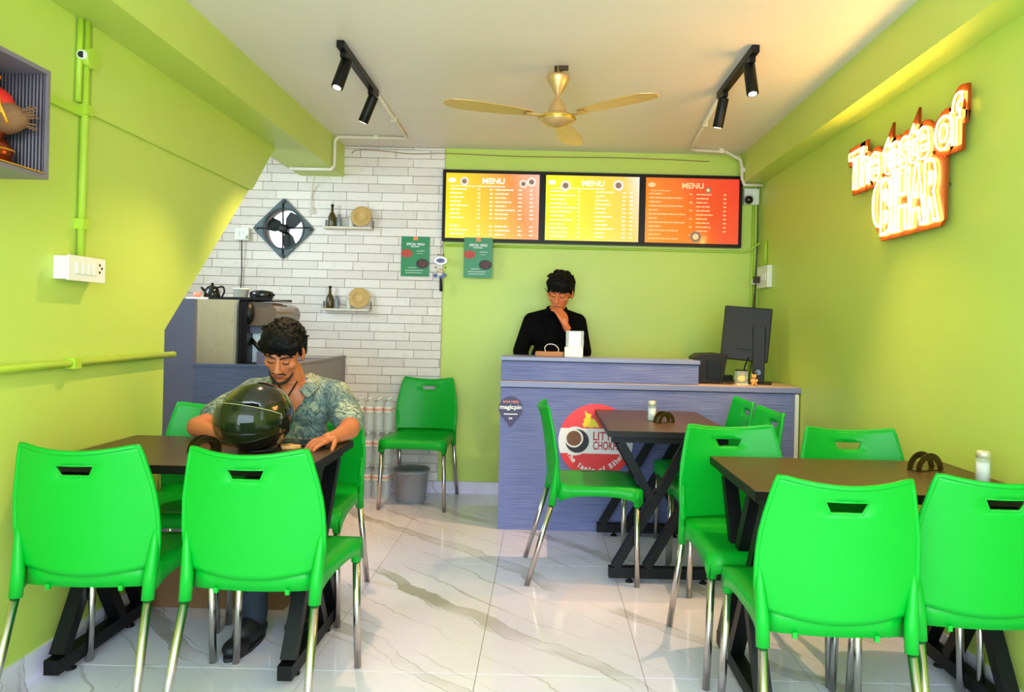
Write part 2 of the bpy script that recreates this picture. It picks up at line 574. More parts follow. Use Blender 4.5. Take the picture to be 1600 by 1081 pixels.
# skirting of marble
struct(B('baseboard_left', XL, XL + 0.012, YF, 3.285, 0, 0.095, m_marble))
struct(B('baseboard_back', -1.46, -0.26, YB - 0.024, YB - 0.001, 0, 0.085, m_marble))
struct(B('baseboard_right', XR - 0.012, XR, YF, 4.42, 0, 0.095, m_marble))
m_street = M('street_concrete', (150, 148, 142), 0.9)
struct(B('floor_street', -14, 14, -16, YF, -0.2, -0.02, m_street))

# ------------------------------------------------------------------ chairs
def interp(tab, z):
    for (z0, v0), (z1, v1) in zip(tab, tab[1:]):
        if z <= z1:
            t = (z - z0) / (z1 - z0); t = max(0, min(1, t))
            return v0 + (v1 - v0) * t
    return tab[-1][1]
BY = [(0.40, -0.182), (0.48, -0.190), (0.55, -0.196), (0.65, -0.206), (0.75, -0.222), (0.82, -0.238), (0.86, -0.250)]
BW = [(0.40, 0.196), (0.47, 0.206), (0.55, 0.215), (0.62, 0.217), (0.70, 0.210), (0.78, 0.195), (0.83, 0.181), (0.86, 0.170)]
def back_pt(u, z, out=0.0):
    zz = z + max(0, (z - 0.80) / 0.05) * (0.020 * u * u - 0.012)
    return Vector((u * interp(BW, z), interp(BY, z) + 0.042 * u * u - out, zz))
def make_chair():
    root = thing('cafe_chair', 'chair', 'chair', group='green plastic cafe chairs with steel legs')
    # seat shell with arched aprons and front sleeves
    bm = bm_new()
    nx, ny = 8, 8
    def seat_pt(u, v):
        y = -0.172 + 0.427 * v + 0.026 * u * u * max(0, 1 - 3 * v); w = 0.196 + 0.026 * v
        z = 0.474 - 0.012 * (1 - u * u) * math.sin(PI * v) - 0.010 * max(0, v - 0.8) / 0.2 + 0.020 * max(0, 1 - 9 * v)
        return Vector((u * w, y, z))
    gr = [[bm.verts.new(seat_pt(-1 + 2 * i / nx, j / ny)) for i in range(nx + 1)] for j in range(ny + 1)]
    for j in range(ny):
        for i in range(nx):
            f = bm.faces.new((gr[j][i], gr[j][i + 1], gr[j + 1][i + 1], gr[j + 1][i])); f.smooth = True
    def skirt(vs_, zb, outv):
        n = len(vs_); low = []
        for k, v in enumerate(vs_):
            t = k / (n - 1); low.append(bm.verts.new((v.co.x + outv[0], v.co.y + outv[1], zb(t))))
        for k in range(n - 1):
            f = bm.faces.new((vs_[k], vs_[k + 1], low[k + 1], low[k])); f.smooth = True
    arch = lambda t: (0.388 if t > 0.5 else 0.402) + (0.045 if t > 0.5 else 0.031) * (1 - abs(2 * t - 1) ** 3.0)
    skirt([gr[j][0] for j in range(ny + 1)], arch, (-0.004, 0))
    skirt([gr[j][nx] for j in range(ny + 1)], arch, (0.004, 0))
    skirt(gr[ny], lambda t: 0.402 + 0.012 * (1 - abs(2 * t - 1) ** 4), (0, 0.004))
    skirt(gr[0], lambda t: 0.418, (0, -0.001))
    o = obj('seat', bm, m_green, root)
    md = o.modifiers.new('s', 'SOLIDIFY'); md.thickness = 0.007; md.offset = 0
    bake(o)
    bm = bmesh.new(); bm.from_mesh(o.data)
    for s in (-1, 1):
        cyl(bm, (s * 0.207, 0.232, 0.465), (s * 0.209, 0.234, 0.384), 0.019, 0.017, 14)
    for s in (-0.11, 0.11): box(bm, s - 0.006, s + 0.006, -0.172, -0.160, 0.408, 0.425)
    for f in bm.faces: f.material_index = 0
    bm.to_mesh(o.data); bm.free()
    # backrest with handle slot
    bm = bm_new()
    us = [-1, -0.96, -0.85, -0.68, -0.48, -0.30, -0.12, 0.12, 0.30, 0.48, 0.68, 0.85, 0.96, 1]
    zs = [0.455, 0.475, 0.50, 0.53, 0.58, 0.63, 0.68, 0.72, 0.75, 0.766, 0.800, 0.82, 0.838, 0.848]
    gr = []
    for jz, z in enumerate(zs):
        row = []
        for u in us:
            uu = u
            if z == 0.766 and abs(u) == 0.30: uu = u * 0.72
            if z == 0.766 and abs(u) == 0.12: uu = u * 0.85
            zz = z + (0.030 * u * u if jz == 0 else 0.019 * u * u if jz == 1 else 0.006 * u * u if jz == 2 else 0)
            row.append(bm.verts.new(back_pt(uu, zz)))
        gr.append(row)
    for j in range(len(zs) - 1):
        for i in range(len(us) - 1):
            if zs[j] == 0.766 and -0.3 <= us[i] < 0.3: continue
            f = bm.faces.new((gr[j][i], gr[j][i + 1], gr[j + 1][i + 1], gr[j + 1][i])); f.smooth = True
    o = obj('backrest', bm, m_green, root)
    md = o.modifiers.new('s', 'SOLIDIFY'); md.thickness = 0.010; md.offset = 0
    bake(o)
    bm = bmesh.new(); bm.from_mesh(o.data)
    rim = [back_pt(-1, z, 0.002) for z in (0.46, 0.50, 0.55, 0.6, 0.65, 0.7, 0.75, 0.8, 0.83, 0.848)]
    rim += [back_pt(u, 0.850, 0.002) for u in (-0.9, -0.7, -0.45, -0.2, 0, 0.2, 0.45, 0.7, 0.9)]
    rim += [back_pt(1, z, 0.002) for z in (0.848, 0.83, 0.8, 0.75, 0.7, 0.65, 0.6, 0.55, 0.50, 0.46)]
    tube(bm, rim, 0.0075, 8)
    sl = [back_pt(-0.30, 0.80, 0.002), back_pt(0, 0.80, 0.002), back_pt(0.30, 0.80, 0.002), back_pt(0.216, 0.766, 0.002), back_pt(0, 0.766, 0.002), back_pt(-0.216, 0.766, 0.002)]
    tube(bm, sl, 0.0045, 6, closed=True)
    for s in (-1, 1):
        pts = [(s * 0.209, -0.158, 0.62), (s * 0.205, -0.163, 0.54), (s * 0.199, -0.170, 0.46), (s * 0.198, -0.180, 0.385)]
        tube(bm, pts, [0.006, 0.014, 0.019, 0.0185], 14)
    bm.to_mesh(o.data); bm.free()
    for s in (-1, 1):
        bm = bm_new(); cyl(bm, (s * 0.198, -0.178, 0.40), (s * 0.214, -0.292, 0.0), 0.0132, n=14); obj('leg', bm, m_steel, root)
        bm = bm_new(); cyl(bm, (s * 0.209, 0.234, 0.40), (s * 0.222, 0.240, 0.0), 0.0132, n=14); obj('leg', bm, m_steel, root)
    return root
chair0 = make_chair()
# (x, y, facing angle: 0 = faces +Y, label)
chairs = [
    (-1.385, 2.375, 0.02, 'green plastic chair in the near left corner, back to the viewer, beside the left wall'),
    (-0.868, 2.375, -0.02, 'green plastic chair at the left table with the helmet right behind its backrest'),
    (0.825, 2.14, -0.05, 'green plastic chair in the right foreground, nearer the aisle, back to the viewer'),
    (1.285, 2.215, -0.02, 'green plastic chair cut by the right picture edge, below the salt shaker near the wall'),
    (-1.49, 3.11, PI, 'green plastic chair facing the viewer in front of the kitchen, left of the seated man'),
    (-1.034, 3.19, PI, 'green plastic chair on which the man in the leaf-print shirt sits'),
    (0.795, 2.765, PI + 0.08, 'green plastic chair facing the viewer at the right table, on the aisle side'),
    (1.262, 2.755, PI - 0.02, 'green plastic chair facing the viewer at the right table, next to the right wall'),
    (0.232, 3.70, -PI / 2 + 0.04, 'green plastic chair seen from the side in front of the round red sign'),
    (0.935, 3.60, PI / 2 + 0.05, 'green plastic chair on the right of the middle table, the one farther from the counter'),
    (0.940, 4.10, PI / 2 + 0.02, 'green plastic chair on the right of the middle table, tucked against the counter'),
    (-0.838, 5.055, PI - 0.06, 'green plastic chair standing alone against the back wall above the grey bucket'),
]
for i, (x, y, a, lab) in enumerate(chairs):
    if i == 0:
        chair0.location = (x, y, 0); chair0.rotation_euler = (0, 0, a); chair0['label'] = lab
    else:
        dup(chair0, (x, y, 0), a, lab)

# ------------------------------------------------------------------ tables
def make_table():
    root = thing('cafe_table', 'table', 'table', group='walnut cafe tables with crossed black steel legs')
    L, W, H = 0.91, 0.61, 0.75
    o = B('tabletop', -L / 2, L / 2, -W / 2, W / 2, H - 0.028, H, m_table, root); bevel(o, 0.002)
    o = obj('edge_band', box(box(box(box(bm_new(), -L / 2 - 0.001, L / 2 + 0.001, -W / 2 - 0.002, -W / 2, H - 0.03, H - 0.0015), -L / 2 - 0.001, L / 2 + 0.001, W / 2, W / 2 + 0.002, H - 0.03, H - 0.0015), -L / 2 - 0.002, -L / 2, -W / 2, W / 2, H - 0.03, H - 0.0015), L / 2, L / 2 + 0.002, -W / 2, W / 2, H - 0.03, H - 0.0015), m_table_edge, root)
    bw = 0.025
    for s in (-1, 1):
        X = s * 0.395
        def bar(name, y0, z0, y1, z1, w=0.042, off=0.0):
            p0 = Vector((X + off, y0, z0)); p1 = Vector((X + off, y1, z1)); d = (p1 - p0)
            n = Vector((0, -d.z, d.y)).normalized() * w / 2
            bm = bm_new()
            vs_ = []
            for xx in (X - bw + off, X + bw + off):
                vs_.append([bm.verts.new(Vector((xx, q.y, q.z))) for q in (p0 - n, p0 + n, p1 + n, p1 - n)])
            bm.faces.new(vs_[0]); bm.faces.new(vs_[1][::-1])
            for i in range(4):
                j = (i + 1) % 4
                bm.faces.new((vs_[0][i], vs_[0][j], vs_[1][j], vs_[1][i]))
            return obj(name, bm, m_black, root)
        y = lambda f: -0.275 + 0.55 * f
        zb, zt = 0.075, 0.69
        bar('foot_bar', -0.285, 0.05, 0.285, 0.05, 0.05)
        bar('top_rail', -0.285, 0.705, 0.285, 0.705, 0.034)
        bar('leg_brace', y(0.04), zb, y(0.68), zt)
        bar('leg_brace', y(0.32), zb, y(0.96), zt)
        bar('leg_brace', y(0.06), zt, y(0.355), 0.405, off=0.001)
        bar('leg_brace', y(0.645), 0.36, y(0.94), zb, off=0.001)
        for f in (0.17, 0.83):
            bm = bm_new(); lathe(bm, [(0, 0), (0.019, 0), (0.019, 0.006), (0.008, 0.012), (0.008, 0.026), (0, 0.026)], 14, Matrix.Translation((X, y(f), 0)))
            obj('foot_pad', bm, m_blackplastic, root)
    B('rail', -0.395, 0.395, -0.015, 0.015, 0.69, 0.718, m_black, root)
    return root
table0 = make_table()
table0.location = (-1.243, 2.73, 0); table0.rotation_euler = (0, 0, PI)
table0['label'] = 'dark walnut table on the left with a motorcycle helmet on it'
dup(table0, (1.125, 2.545, 0), PI, 'dark walnut table in the right foreground touching the right wall')
dup(table0, (0.633, 3.955, 0), -PI / 2 , 'dark walnut table in the middle, end against the counter')

# ------------------------------------------------------------------ service counter
cx0, cx1, cy = -0.253, 1.578, 4.43
t = thing('service_counter', 'blue-grey ribbed service counter with a raised left section', 'counter', (0, 0, 0))
B('front_panel', cx0, cx1 - 0.028, cy, cy + 0.02, 0.0, 0.868, m_counter, t)
B('side_panel', cx0, cx0 + 0.02, cy + 0.02, cy + 0.5, 0, 0.868, m_counter, t)
B('side_panel', cx1 - 0.028, cx1 - 0.008, cy + 0.02, cy + 0.5, 0, 0.868, m_counter, t)
B('edge_strip', cx1 - 0.027, cx1 - 0.003, cy - 0.004, cy + 0.018, 0.0, 0.868, m_whitemetal, t)
B('raised_front', cx0, 0.957, cy, cy + 0.02, 0.914, 1.03, m_counter, t)
B('raised_side', 0.937, 0.957, cy + 0.02, cy + 0.30, 0.914, 1.03, m_counter, t)
B('raised_side', cx0, cx0 + 0.02, cy + 0.02, cy + 0.30, 0.914, 1.03, m_counter, t)
B('raised_back', cx0, 0.957, cy + 0.28, cy + 0.30, 0.914, 1.03, m_counter, t)
t = thing('counter_worktop', 'lower counter worktop on the right carrying the monitor', 'worktop', (0, 0, 0))
B('slab', cx0 - 0.004, cx1 + 0.006, cy - 0.008, cy + 0.5, 0.874, 0.906, m_counter_top, t, 0.002)
B('surface', cx0, cx1, cy + 0.002, cy + 0.5, 0.906, 0.911, m_worktop, t)
B('spacer', cx0 + 0.004, cx1 - 0.03, cy + 0.004, cy + 0.49, 0.868, 0.874, m_blackplastic, t)
t = thing('counter_ledge', 'raised blue-grey counter ledge in front of the standing man', 'worktop', (0, 0, 0))
B('slab', cx0 - 0.004, 0.965, cy - 0.008, cy + 0.31, 1.036, 1.060, m_counter_top, t, 0.002)
B('spacer', cx0 + 0.004, 0.95, cy + 0.004, cy + 0.295, 1.03, 1.036, m_blackplastic, t)

# round red sign
def disc(bm, r, d0, d1, mtx, n=48, poly=None):
    return prism(bm, [(r * math.cos(2 * PI * i / n), r * math.sin(2 * PI * i / n)) for i in range(n)], d0, d1, mtx)
m_red = M('red_print', (236, 44, 46), 0.35)
m_signwhite = M('white_print', (238, 232, 232), 0.4)
m_yel = M('yellow_print', (250, 214, 10), 0.4)
m_signred = M('dark_red_print', (200, 40, 50), 0.4)
m_food = M('brown_food_print', (120, 72, 40), 0.5, var=0.5, nscale=60)
m_dark = M('dark_print', (36, 26, 34), 0.5, var=0.4, nscale=50)
RZ, RX, RR = 0.553, 0.336, 0.228
t = thing('round_sign', 'round red sign with a white band on the counter front', 'sign', (RX, cy - 0.002, RZ))
mt = face_front(0, 0, 0)
bm = bm_new(); disc(bm, RR, 0.0, 0.006, mt); obj('disc', bm, m_red, t)
bm = bm_new()
hb0, hb1 = -0.075, 0.078
arc = [(math.sqrt(RR ** 2 - y ** 2), y) for y in [hb0 + (hb1 - hb0) * k / 10 for k in range(11)]]
prism(bm, arc + [(-x, y) for x, y in reversed(arc)], 0.006, 0.0068, mt); obj('band', bm, m_signwhite, t)
mp = [(-.09, .19), (-.075, .17), (-.05, .165), (-.055, .14), (-.03, .135), (-.005, .10), (.0, .085), (-.03, .088), (-.05, .082), (-.075, .09), (-.095, .083), (-.105, .105), (-.09, .12), (-.10, .13), (-.085, .145)]
bm = bm_new(); prism(bm, [(x + 0.02, y) for x, y in mp], 0.006, 0.0078, mt); obj('map_shape', bm, m_yel, t)
mb = mt @ Matrix.Translation((-0.125, 0.0, 0))
bm = bm_new(); disc(bm, 0.088, 0.0068, 0.0072, mb, 32); o = obj('photo_print', bm, m_signwhite, t)
bm = bm_new(); disc(bm, 0.072, 0.0072, 0.0076, mb @ Matrix.Translation((0.012, 0, 0)), 32); obj('plate', bm, m_dark, o)
bm = bm_new(); disc(bm, 0.056, 0.0076, 0.0080, mb @ Matrix.Translation((-0.008, 0.016, 0)), 32); obj('bowl', bm, m_signwhite, o)
bm = bm_new(); disc(bm, 0.046, 0.0080, 0.0084, mb @ Matrix.Translation((-0.008, 0.016, 0)), 32); obj('food', bm, m_food, o)
bm = bm_new()
for ax, ay in ((0.0, -0.055), (0.03, -0.052), (0.045, -0.03)): disc(bm, 0.016, 0.0080, 0.0086, mb @ Matrix.Translation((ax, ay, 0)), 20)
obj('dumplings', bm, m_dark, o)
bm = bm_new(); text_bm(bm, 'LITTI', -0.015, 0.105, 0.008, 0.058, mt, 0.0075, 0.0005, 0.001); obj('lettering', bm, m_signred, t)
bm = bm_new(); text_bm(bm, 'CHOKHA', -0.015, 0.165, -0.05, 0.0, mt, 0.0075, 0.0005, 0.001); obj('lettering', bm, m_signred, t)
s_ = 'The taste of Bihar'
a0, a1 = math.radians(207), math.radians(333)
bm = bm_new()
for k, ch in enumerate(s_):
    if ch == ' ':
        obj('curved_lettering', bm, m_signwhite, t); bm = bm_new(); continue
    a = a0 + (a1 - a0) * k / (len(s_) - 1)
    m2 = mt @ Matrix.Translation((0.178 * math.cos(a), 0.178 * math.sin(a), 0)) @ Matrix.Rotation(a + PI / 2, 4, 'Z')
    h = 0.030 if ch in 'TBhtfi' else 0.021
    w = 0.010 if ch in 'tfi' else 0.018
    text_bm(bm, ch, -w / 2, w / 2, -0.012, -0.012 + h, m2, 0.0065, 0.0005, 0.0012)
obj('curved_lettering', bm, m_signwhite, t)

# purple pin sticker
m_purple = M('dark_purple_print', (52, 34, 84), 0.4)
m_orange = M('orange_print', (240, 130, 80), 0.4)
t = thing('pin_sticker', 'dark purple map-pin sticker on the left of the counter front', 'sticker', (-0.188, cy - 0.001, 0.742))
R_ = 0.074
pts = [(R_ * math.cos(a), R_ * math.sin(a)) for a in [math.radians(-38 + (256) * k / 30) for k in range(31)]] + [(0, -0.118)]
bm = bm_new(); prism(bm, pts, 0, 0.0015, mt); obj('sticker_body', bm, m_purple, t)
bm = bm_new(); text_bm(bm, 'magicpin', -0.066, 0.066, -0.012, 0.020, mt, 0.002, 0.0003, 0.001)
for x0, x1, y in ((-0.042, 0.042, -0.038),): box(bm, x0, x1, 0, 0, 0, 0) if False else prism(bm, [(x0, y), (x1, y), (x1, y + 0.006), (x0, y + 0.006)], 0.0015, 0.002, mt)
for x0, x1, y in ((-0.010, -0.002, -0.066), (0.002, 0.010, -0.066)): prism(bm, [(x0, y), (x1, y), (x1, y + 0.01), (x0, y + 0.01)], 0.0015, 0.002, mt)
obj('lettering', bm, m_signwhite, t)
bm = bm_new(); text_bm(bm, 'SAVE HERE', -0.048, 0.048, 0.034, 0.047, mt, 0.002, 0.0003, 0.0004); obj('top_lettering', bm, m_orange, t)

# ------------------------------------------------------------------ menu boards
def screen_mat(name, stops, ang, strength):
    n = NT(name)
    p = n.obj()
    q = n.mapping(p, rot=(0, ang, 0))
    sp = n.n('ShaderNodeSeparateXYZ'); n.l(q, sp.inputs[0])
    f = n.math('ADD', n.math('MULTIPLY', sp.outputs[0], 1.35), 0.5)
    col = n.ramp(f, [(a, rgba(c)) for a, c in stops])
    n.l(col, n.b.inputs['Emission Color']); n.b.inputs['Emission Strength'].default_value = strength
    n.b.inputs['Base Color'].default_value = (0.01, 0.01, 0.01, 1); n.b.inputs['Roughness'].default_value = 0.08
    return n.m
scr = [screen_mat('lit_menu_yellow_pink', [(0.0, (252, 226, 0)), (0.45, (250, 186, 10)), (0.75, (252, 140, 60)), (1.0, (250, 176, 150))], 0.35, 0.78),
       screen_mat('lit_menu_yellow', [(0.0, (255, 240, 10)), (0.5, (250, 206, 20)), (0.85, (252, 190, 70)), (1.0, (255, 214, 190))], 0.2, 0.84),
       screen_mat('lit_menu_orange_red', [(0.0, (250, 150, 30)), (0.5, (245, 112, 30)), (0.62, (240, 84, 34)), (1.0, (238, 66, 40))], 0.5, 0.68)]
m_txt = E('lit_white_lettering', (255, 250, 226), 0.9)
m_txt2 = E('lit_cream_lettering', (255, 214, 150), 0.66)
m_frame = M('dark_brown_screen_frame', (20, 9, 8), 0.35, spec=0.2)
m_photo = [E('lit_food_photo_light', (240, 232, 215), 0.7), E('lit_food_photo_dark', (170, 140, 112), 0.5)]
mw, mh = 0.736, 0.527
labels = ['lit yellow menu board, leftmost of three, pink towards its right edge',
          'lit yellow menu board in the centre of the row of three',
          'lit orange-red menu board, rightmost of three']
for k in range(3):
    cxm = -0.765 + mw * (k + 0.5)
    t = thing('menu_board', labels[k], 'menu board', (cxm, YB - 0.002, 2.126), group='lit menu boards on the back wall')
    B('back_box', -mw / 2 + 0.002, mw / 2 - 0.002, -0.045, 0, -mh / 2, mh / 2, m_frame, t)
    fr = bm_new(); fw = 0.024
    box(fr, -mw / 2, mw / 2, -0.052, -0.0455, mh / 2 - fw, mh / 2); box(fr, -mw / 2, mw / 2, -0.052, -0.0455, -mh / 2, -mh / 2 + fw)
    box(fr, -mw / 2, -mw / 2 + fw, -0.052, -0.0455, -mh / 2 + fw, mh / 2 - fw); box(fr, mw / 2 - fw, mw / 2, -0.052, -0.0455, -mh / 2 + fw, mh / 2 - fw)
    obj('frame', fr, m_frame, t)
    B('screen', -mw / 2 + fw, mw / 2 - fw, -0.048, -0.0452, -mh / 2 + fw, mh / 2 - fw, scr[k], t)
    mtx = face_front(0, -0.048, 0)
    bm = bm_new()
    text_bm(bm, 'MENU', -0.075, 0.085 if k != 2 else 0.08, 0.165, 0.205, mtx, 0.0006, 0.0003, 0.0015)
    obj('title_lettering', bm, m_txt if k < 2 else m_txt2, t)
    bm = bm_new()
    rg = random.Random(20 + k)
    def line(x0, x1, y, h=0.008):
        x = x0
        while x < x1 - 0.004:
            w = min(rg.uniform(0.014, 0.045), x1 - x)
            prism(bm, [(x, y), (x + w, y), (x + w, y + h), (x, y + h)], 0.0003, 0.0008, mtx)
            x += w + 0.005
    rows = [0.118 - 0.030 * i for i in range(12)]
    for i, y in enumerate(rows):
        if k == 2:
            if i % 2 == 0: line(-0.32, -0.32 + rg.uniform(0.06, 0.10), y)
            else: line(-0.32, -0.32 + rg.uniform(0.22, 0.27), y)
            if i % 2 == 0: line(-0.02, 0.0, y)
            if i < 10: line(0.03, 0.03 + rg.uniform(0.07, 0.13), y); line(0.23, 0.25, y)
        else:
            if 8 <= i <= 8 and k == 0: continue
            line(-0.315, -0.315 + rg.uniform(0.07, 0.14) * (1.5 if k else 1), y)
            line(-0.11, -0.09, y); line(-0.02, 0.0, y) if k == 0 else None
            line(0.02, 0.02 + rg.uniform(0.07, 0.15), y); line(0.19 if k == 0 else 0.22, 0.215 if k == 0 else 0.245, y)
            line(0.275, 0.30, y)
    line(-0.31, 0.09 if k < 2 else -0.16, 0.142, 0.006)
    obj('menu_lines', bm, m_txt if k < 2 else m_txt2, t)['kind'] = 'stuff'
    ph = [[(-0.21, 0.18, 0.032), (0.225, 0.17, 0.03), (0.285, 0.185, 0.034)], [(-0.20, 0.165, 0.038), (0.19, 0.175, 0.04)], [(0.115, 0.155, 0.022), (0.03, -0.19, 0.04)]][k]
    for px, py, pr in ph:
        bm = bm_new(); disc(bm, pr, 0.0004, 0.001, mtx @ Matrix.Translation((px, py, 0)), 24); o = obj('food_picture', bm, m_photo[0] if k < 2 else m_photo[1], t)
        bm = bm_new(); disc(bm, pr * 0.55, 0.001, 0.0014, mtx @ Matrix.Translation((px, py, 0)), 20); obj('dish', bm, m_photo[1] if k < 2 else m_txt2, o)
    bm = bm_new(); disc(bm, 0.022, 0.0004, 0.0009, mtx @ Matrix.Translation((-0.30, 0.187, 0)) @ Matrix.Diagonal((1.3, 0.8, 1, 1)), 24); obj('logo_patch', bm, m_txt if k < 2 else m_txt2, t)

# ------------------------------------------------------------------ posters
m_poster = M('green_poster_print', (26, 124, 70), 0.35, var=0.12, nscale=8)
m_tomato = M('red_food_print', (186, 62, 44), 0.5, var=0.4, nscale=70)
m_brownbowl = M('brown_bowl_print', (84, 34, 34), 0.5, var=0.3, nscale=50)
def poster(x, y, z, label):
    t = thing('menu_poster', label, 'poster', (x, y, z), group='green special menu posters')
    mtx = face_front(0, 0, 0)
    bm = bm_new(); prism(bm, [(-.105, -.148), (.105, -.148), (.105, .148), (-.105, .148)], 0, 0.0015, mtx); obj('sheet', bm, m_poster, t)
    bm = bm_new(); text_bm(bm, 'SPECIAL MENU', -0.066, 0.066, 0.082, 0.100, mtx, 0.0018, 0.0003, 0.0005)
    for x0, x1, yy, h in ((-.035, .03, .07, .005), (.01, .07, .040, .003), (.012, .055, .022, .002), (-.05, .01, -.085, .003), (-.075, .06, -.105, .003), (-.07, .05, -.122, .003)):
        prism(bm, [(x0, yy), (x1, yy), (x1, yy + h), (x0, yy + h)], 0.0015, 0.0018, mtx)
    obj('lettering', bm, m_signwhite, t)
    bm = bm_new(); prism(bm, [(-.018, .12), (.018, .12), (.015, .148), (-.015, .148)], 0.0015, 0.002, mtx); obj('logo', bm, m_orange, t)
    bm = bm_new(); pl = [(-0.065 + 0.045 * math.cos(a), 0.022 + 0.03 * math.sin(a)) for a in [2 * PI * i / 20 for i in range(20)]]
    pl = [(max(-.105, px), py) for px, py in pl]
    prism(bm, pl, 0.0015, 0.002, mtx); obj('dish_picture', bm, m_tomato, t)
    bm = bm_new(); disc(bm, 0.042, 0.0015, 0.002, mtx @ Matrix.Translation((0.055, -0.052, 0)) @ Matrix.Diagonal((1.15, 0.85, 1, 1)), 24); o = obj('bowl_picture', bm, m_dark, t)
    bm = bm_new(); disc(bm, 0.030, 0.002, 0.0024, mtx @ Matrix.Translation((0.058, -0.052, 0)) @ Matrix.Diagonal((1.15, 0.85, 1, 1)), 24); obj('curry', bm, m_brownbowl, o)
poster(-0.962, YB - 0.0165, 1.746, 'green special menu poster on the white brick wall')
poster(-0.492, YB - 0.058, 1.744, 'green special menu poster hanging over the lower frame of the leftmost menu board')

# ------------------------------------------------------------------ exhaust fan
m_fan = M('grey_green_cast_metal', (70, 82, 84), 0.45, 0.3)
m_fanblack = M('black_fan_plastic', (24, 28, 26), 0.45)
t = thing('exhaust_fan', 'diamond-mounted grey exhaust fan set in the white brick wall', 'fan', (FX, YB - 0.014, FZ))
hd = 0.243
bm = bm_new()
n = 48
outer = []
for i in range(n):
    a = 2 * PI * i / n
    ca, sa = math.cos(a), math.sin(a)
    k = (hd - 0.012) / (abs(ca) + abs(sa))
    k = min(k, hd - 0.018)
    outer.append((ca * k, sa * k))
def ring_prism(bm, outer, ri, d0, d1, mtx):
    n = len(outer); L_ = []
    for d in (d0, d1):
        L_.append(([bm.verts.new(mtx @ Vector((x, y, d))) for x, y in outer], [bm.verts.new(mtx @ Vector((ri * math.cos(2 * PI * i / n), ri * math.sin(2 * PI * i / n), d))) for i in range(n)]))
    (o0, i0), (o1, i1) = L_
    for i in range(n):
        j = (i + 1) % n
        bm.faces.new((o0[i], o0[j], i0[j], i0[i])); bm.faces.new((o1[i], o1[j], i1[j], i1[i]))
        bm.faces.new((o0[i], o0[j], o1[j], o1[i])); bm.faces.new((i0[i], i0[j], i1[j], i1[i]))
ring_prism(bm, outer, 0.147, 0.0, 0.014, mt); obj('mounting_plate', bm, m_fan, t)
bm = bm_new(); tube(bm, [(0.149 * math.cos(2 * PI * i / 40), -0.016, 0.149 * math.sin(2 * PI * i / 40)) for i in range(40)], 0.006, 8, closed=True); obj('ring', bm, m_fan, t)
bm = bm_new(); cyl(bm, (0, 0.03, 0), (0, -0.045, 0), 0.036, 0.032, 24); lathe(bm, [(0.032, 0.045), (0.02, 0.055), (0, 0.057)], 24, face_front(0, 0, 0)); obj('motor', bm, m_fanblack, t)
for a in (0.06, PI / 2 + 0.03, PI, 3 * PI / 2):
    bm = bm_new(); cyl(bm, (0.03 * math.cos(a), -0.018, 0.03 * math.sin(a)), (0.20 * math.cos(a), -0.018, 0.20 * math.sin(a)), 0.006, 0.006, 10); obj('support_arm', bm, m_fanblack, t)
for a in (0.95, 2.85, 5.05):
    bm = bm_new()
    R3 = Matrix.Rotation(a, 4, 'Z')
    pl = [(0.025, -0.014), (0.06, -0.05), (0.125, -0.058), (0.14, -0.01), (0.128, 0.045), (0.07, 0.042), (0.025, 0.016)]
    mtb = face_front(0, 0.03, 0) @ R3 @ Matrix.Rotation(0.30, 4, 'X')
    prism(bm, pl, -0.002, 0.002, mtb); obj('blade', bm, m_fanblack, t)
for a in range(4):
    bm = bm_new(); cyl(bm, (0.2 * math.cos(a * PI / 2), -0.014, 0.2 * math.sin(a * PI / 2)), (0.2 * math.cos(a * PI / 2), -0.024, 0.2 * math.sin(a * PI / 2)), 0.012, n=12); obj('bolt', bm, m_fanblack, t)
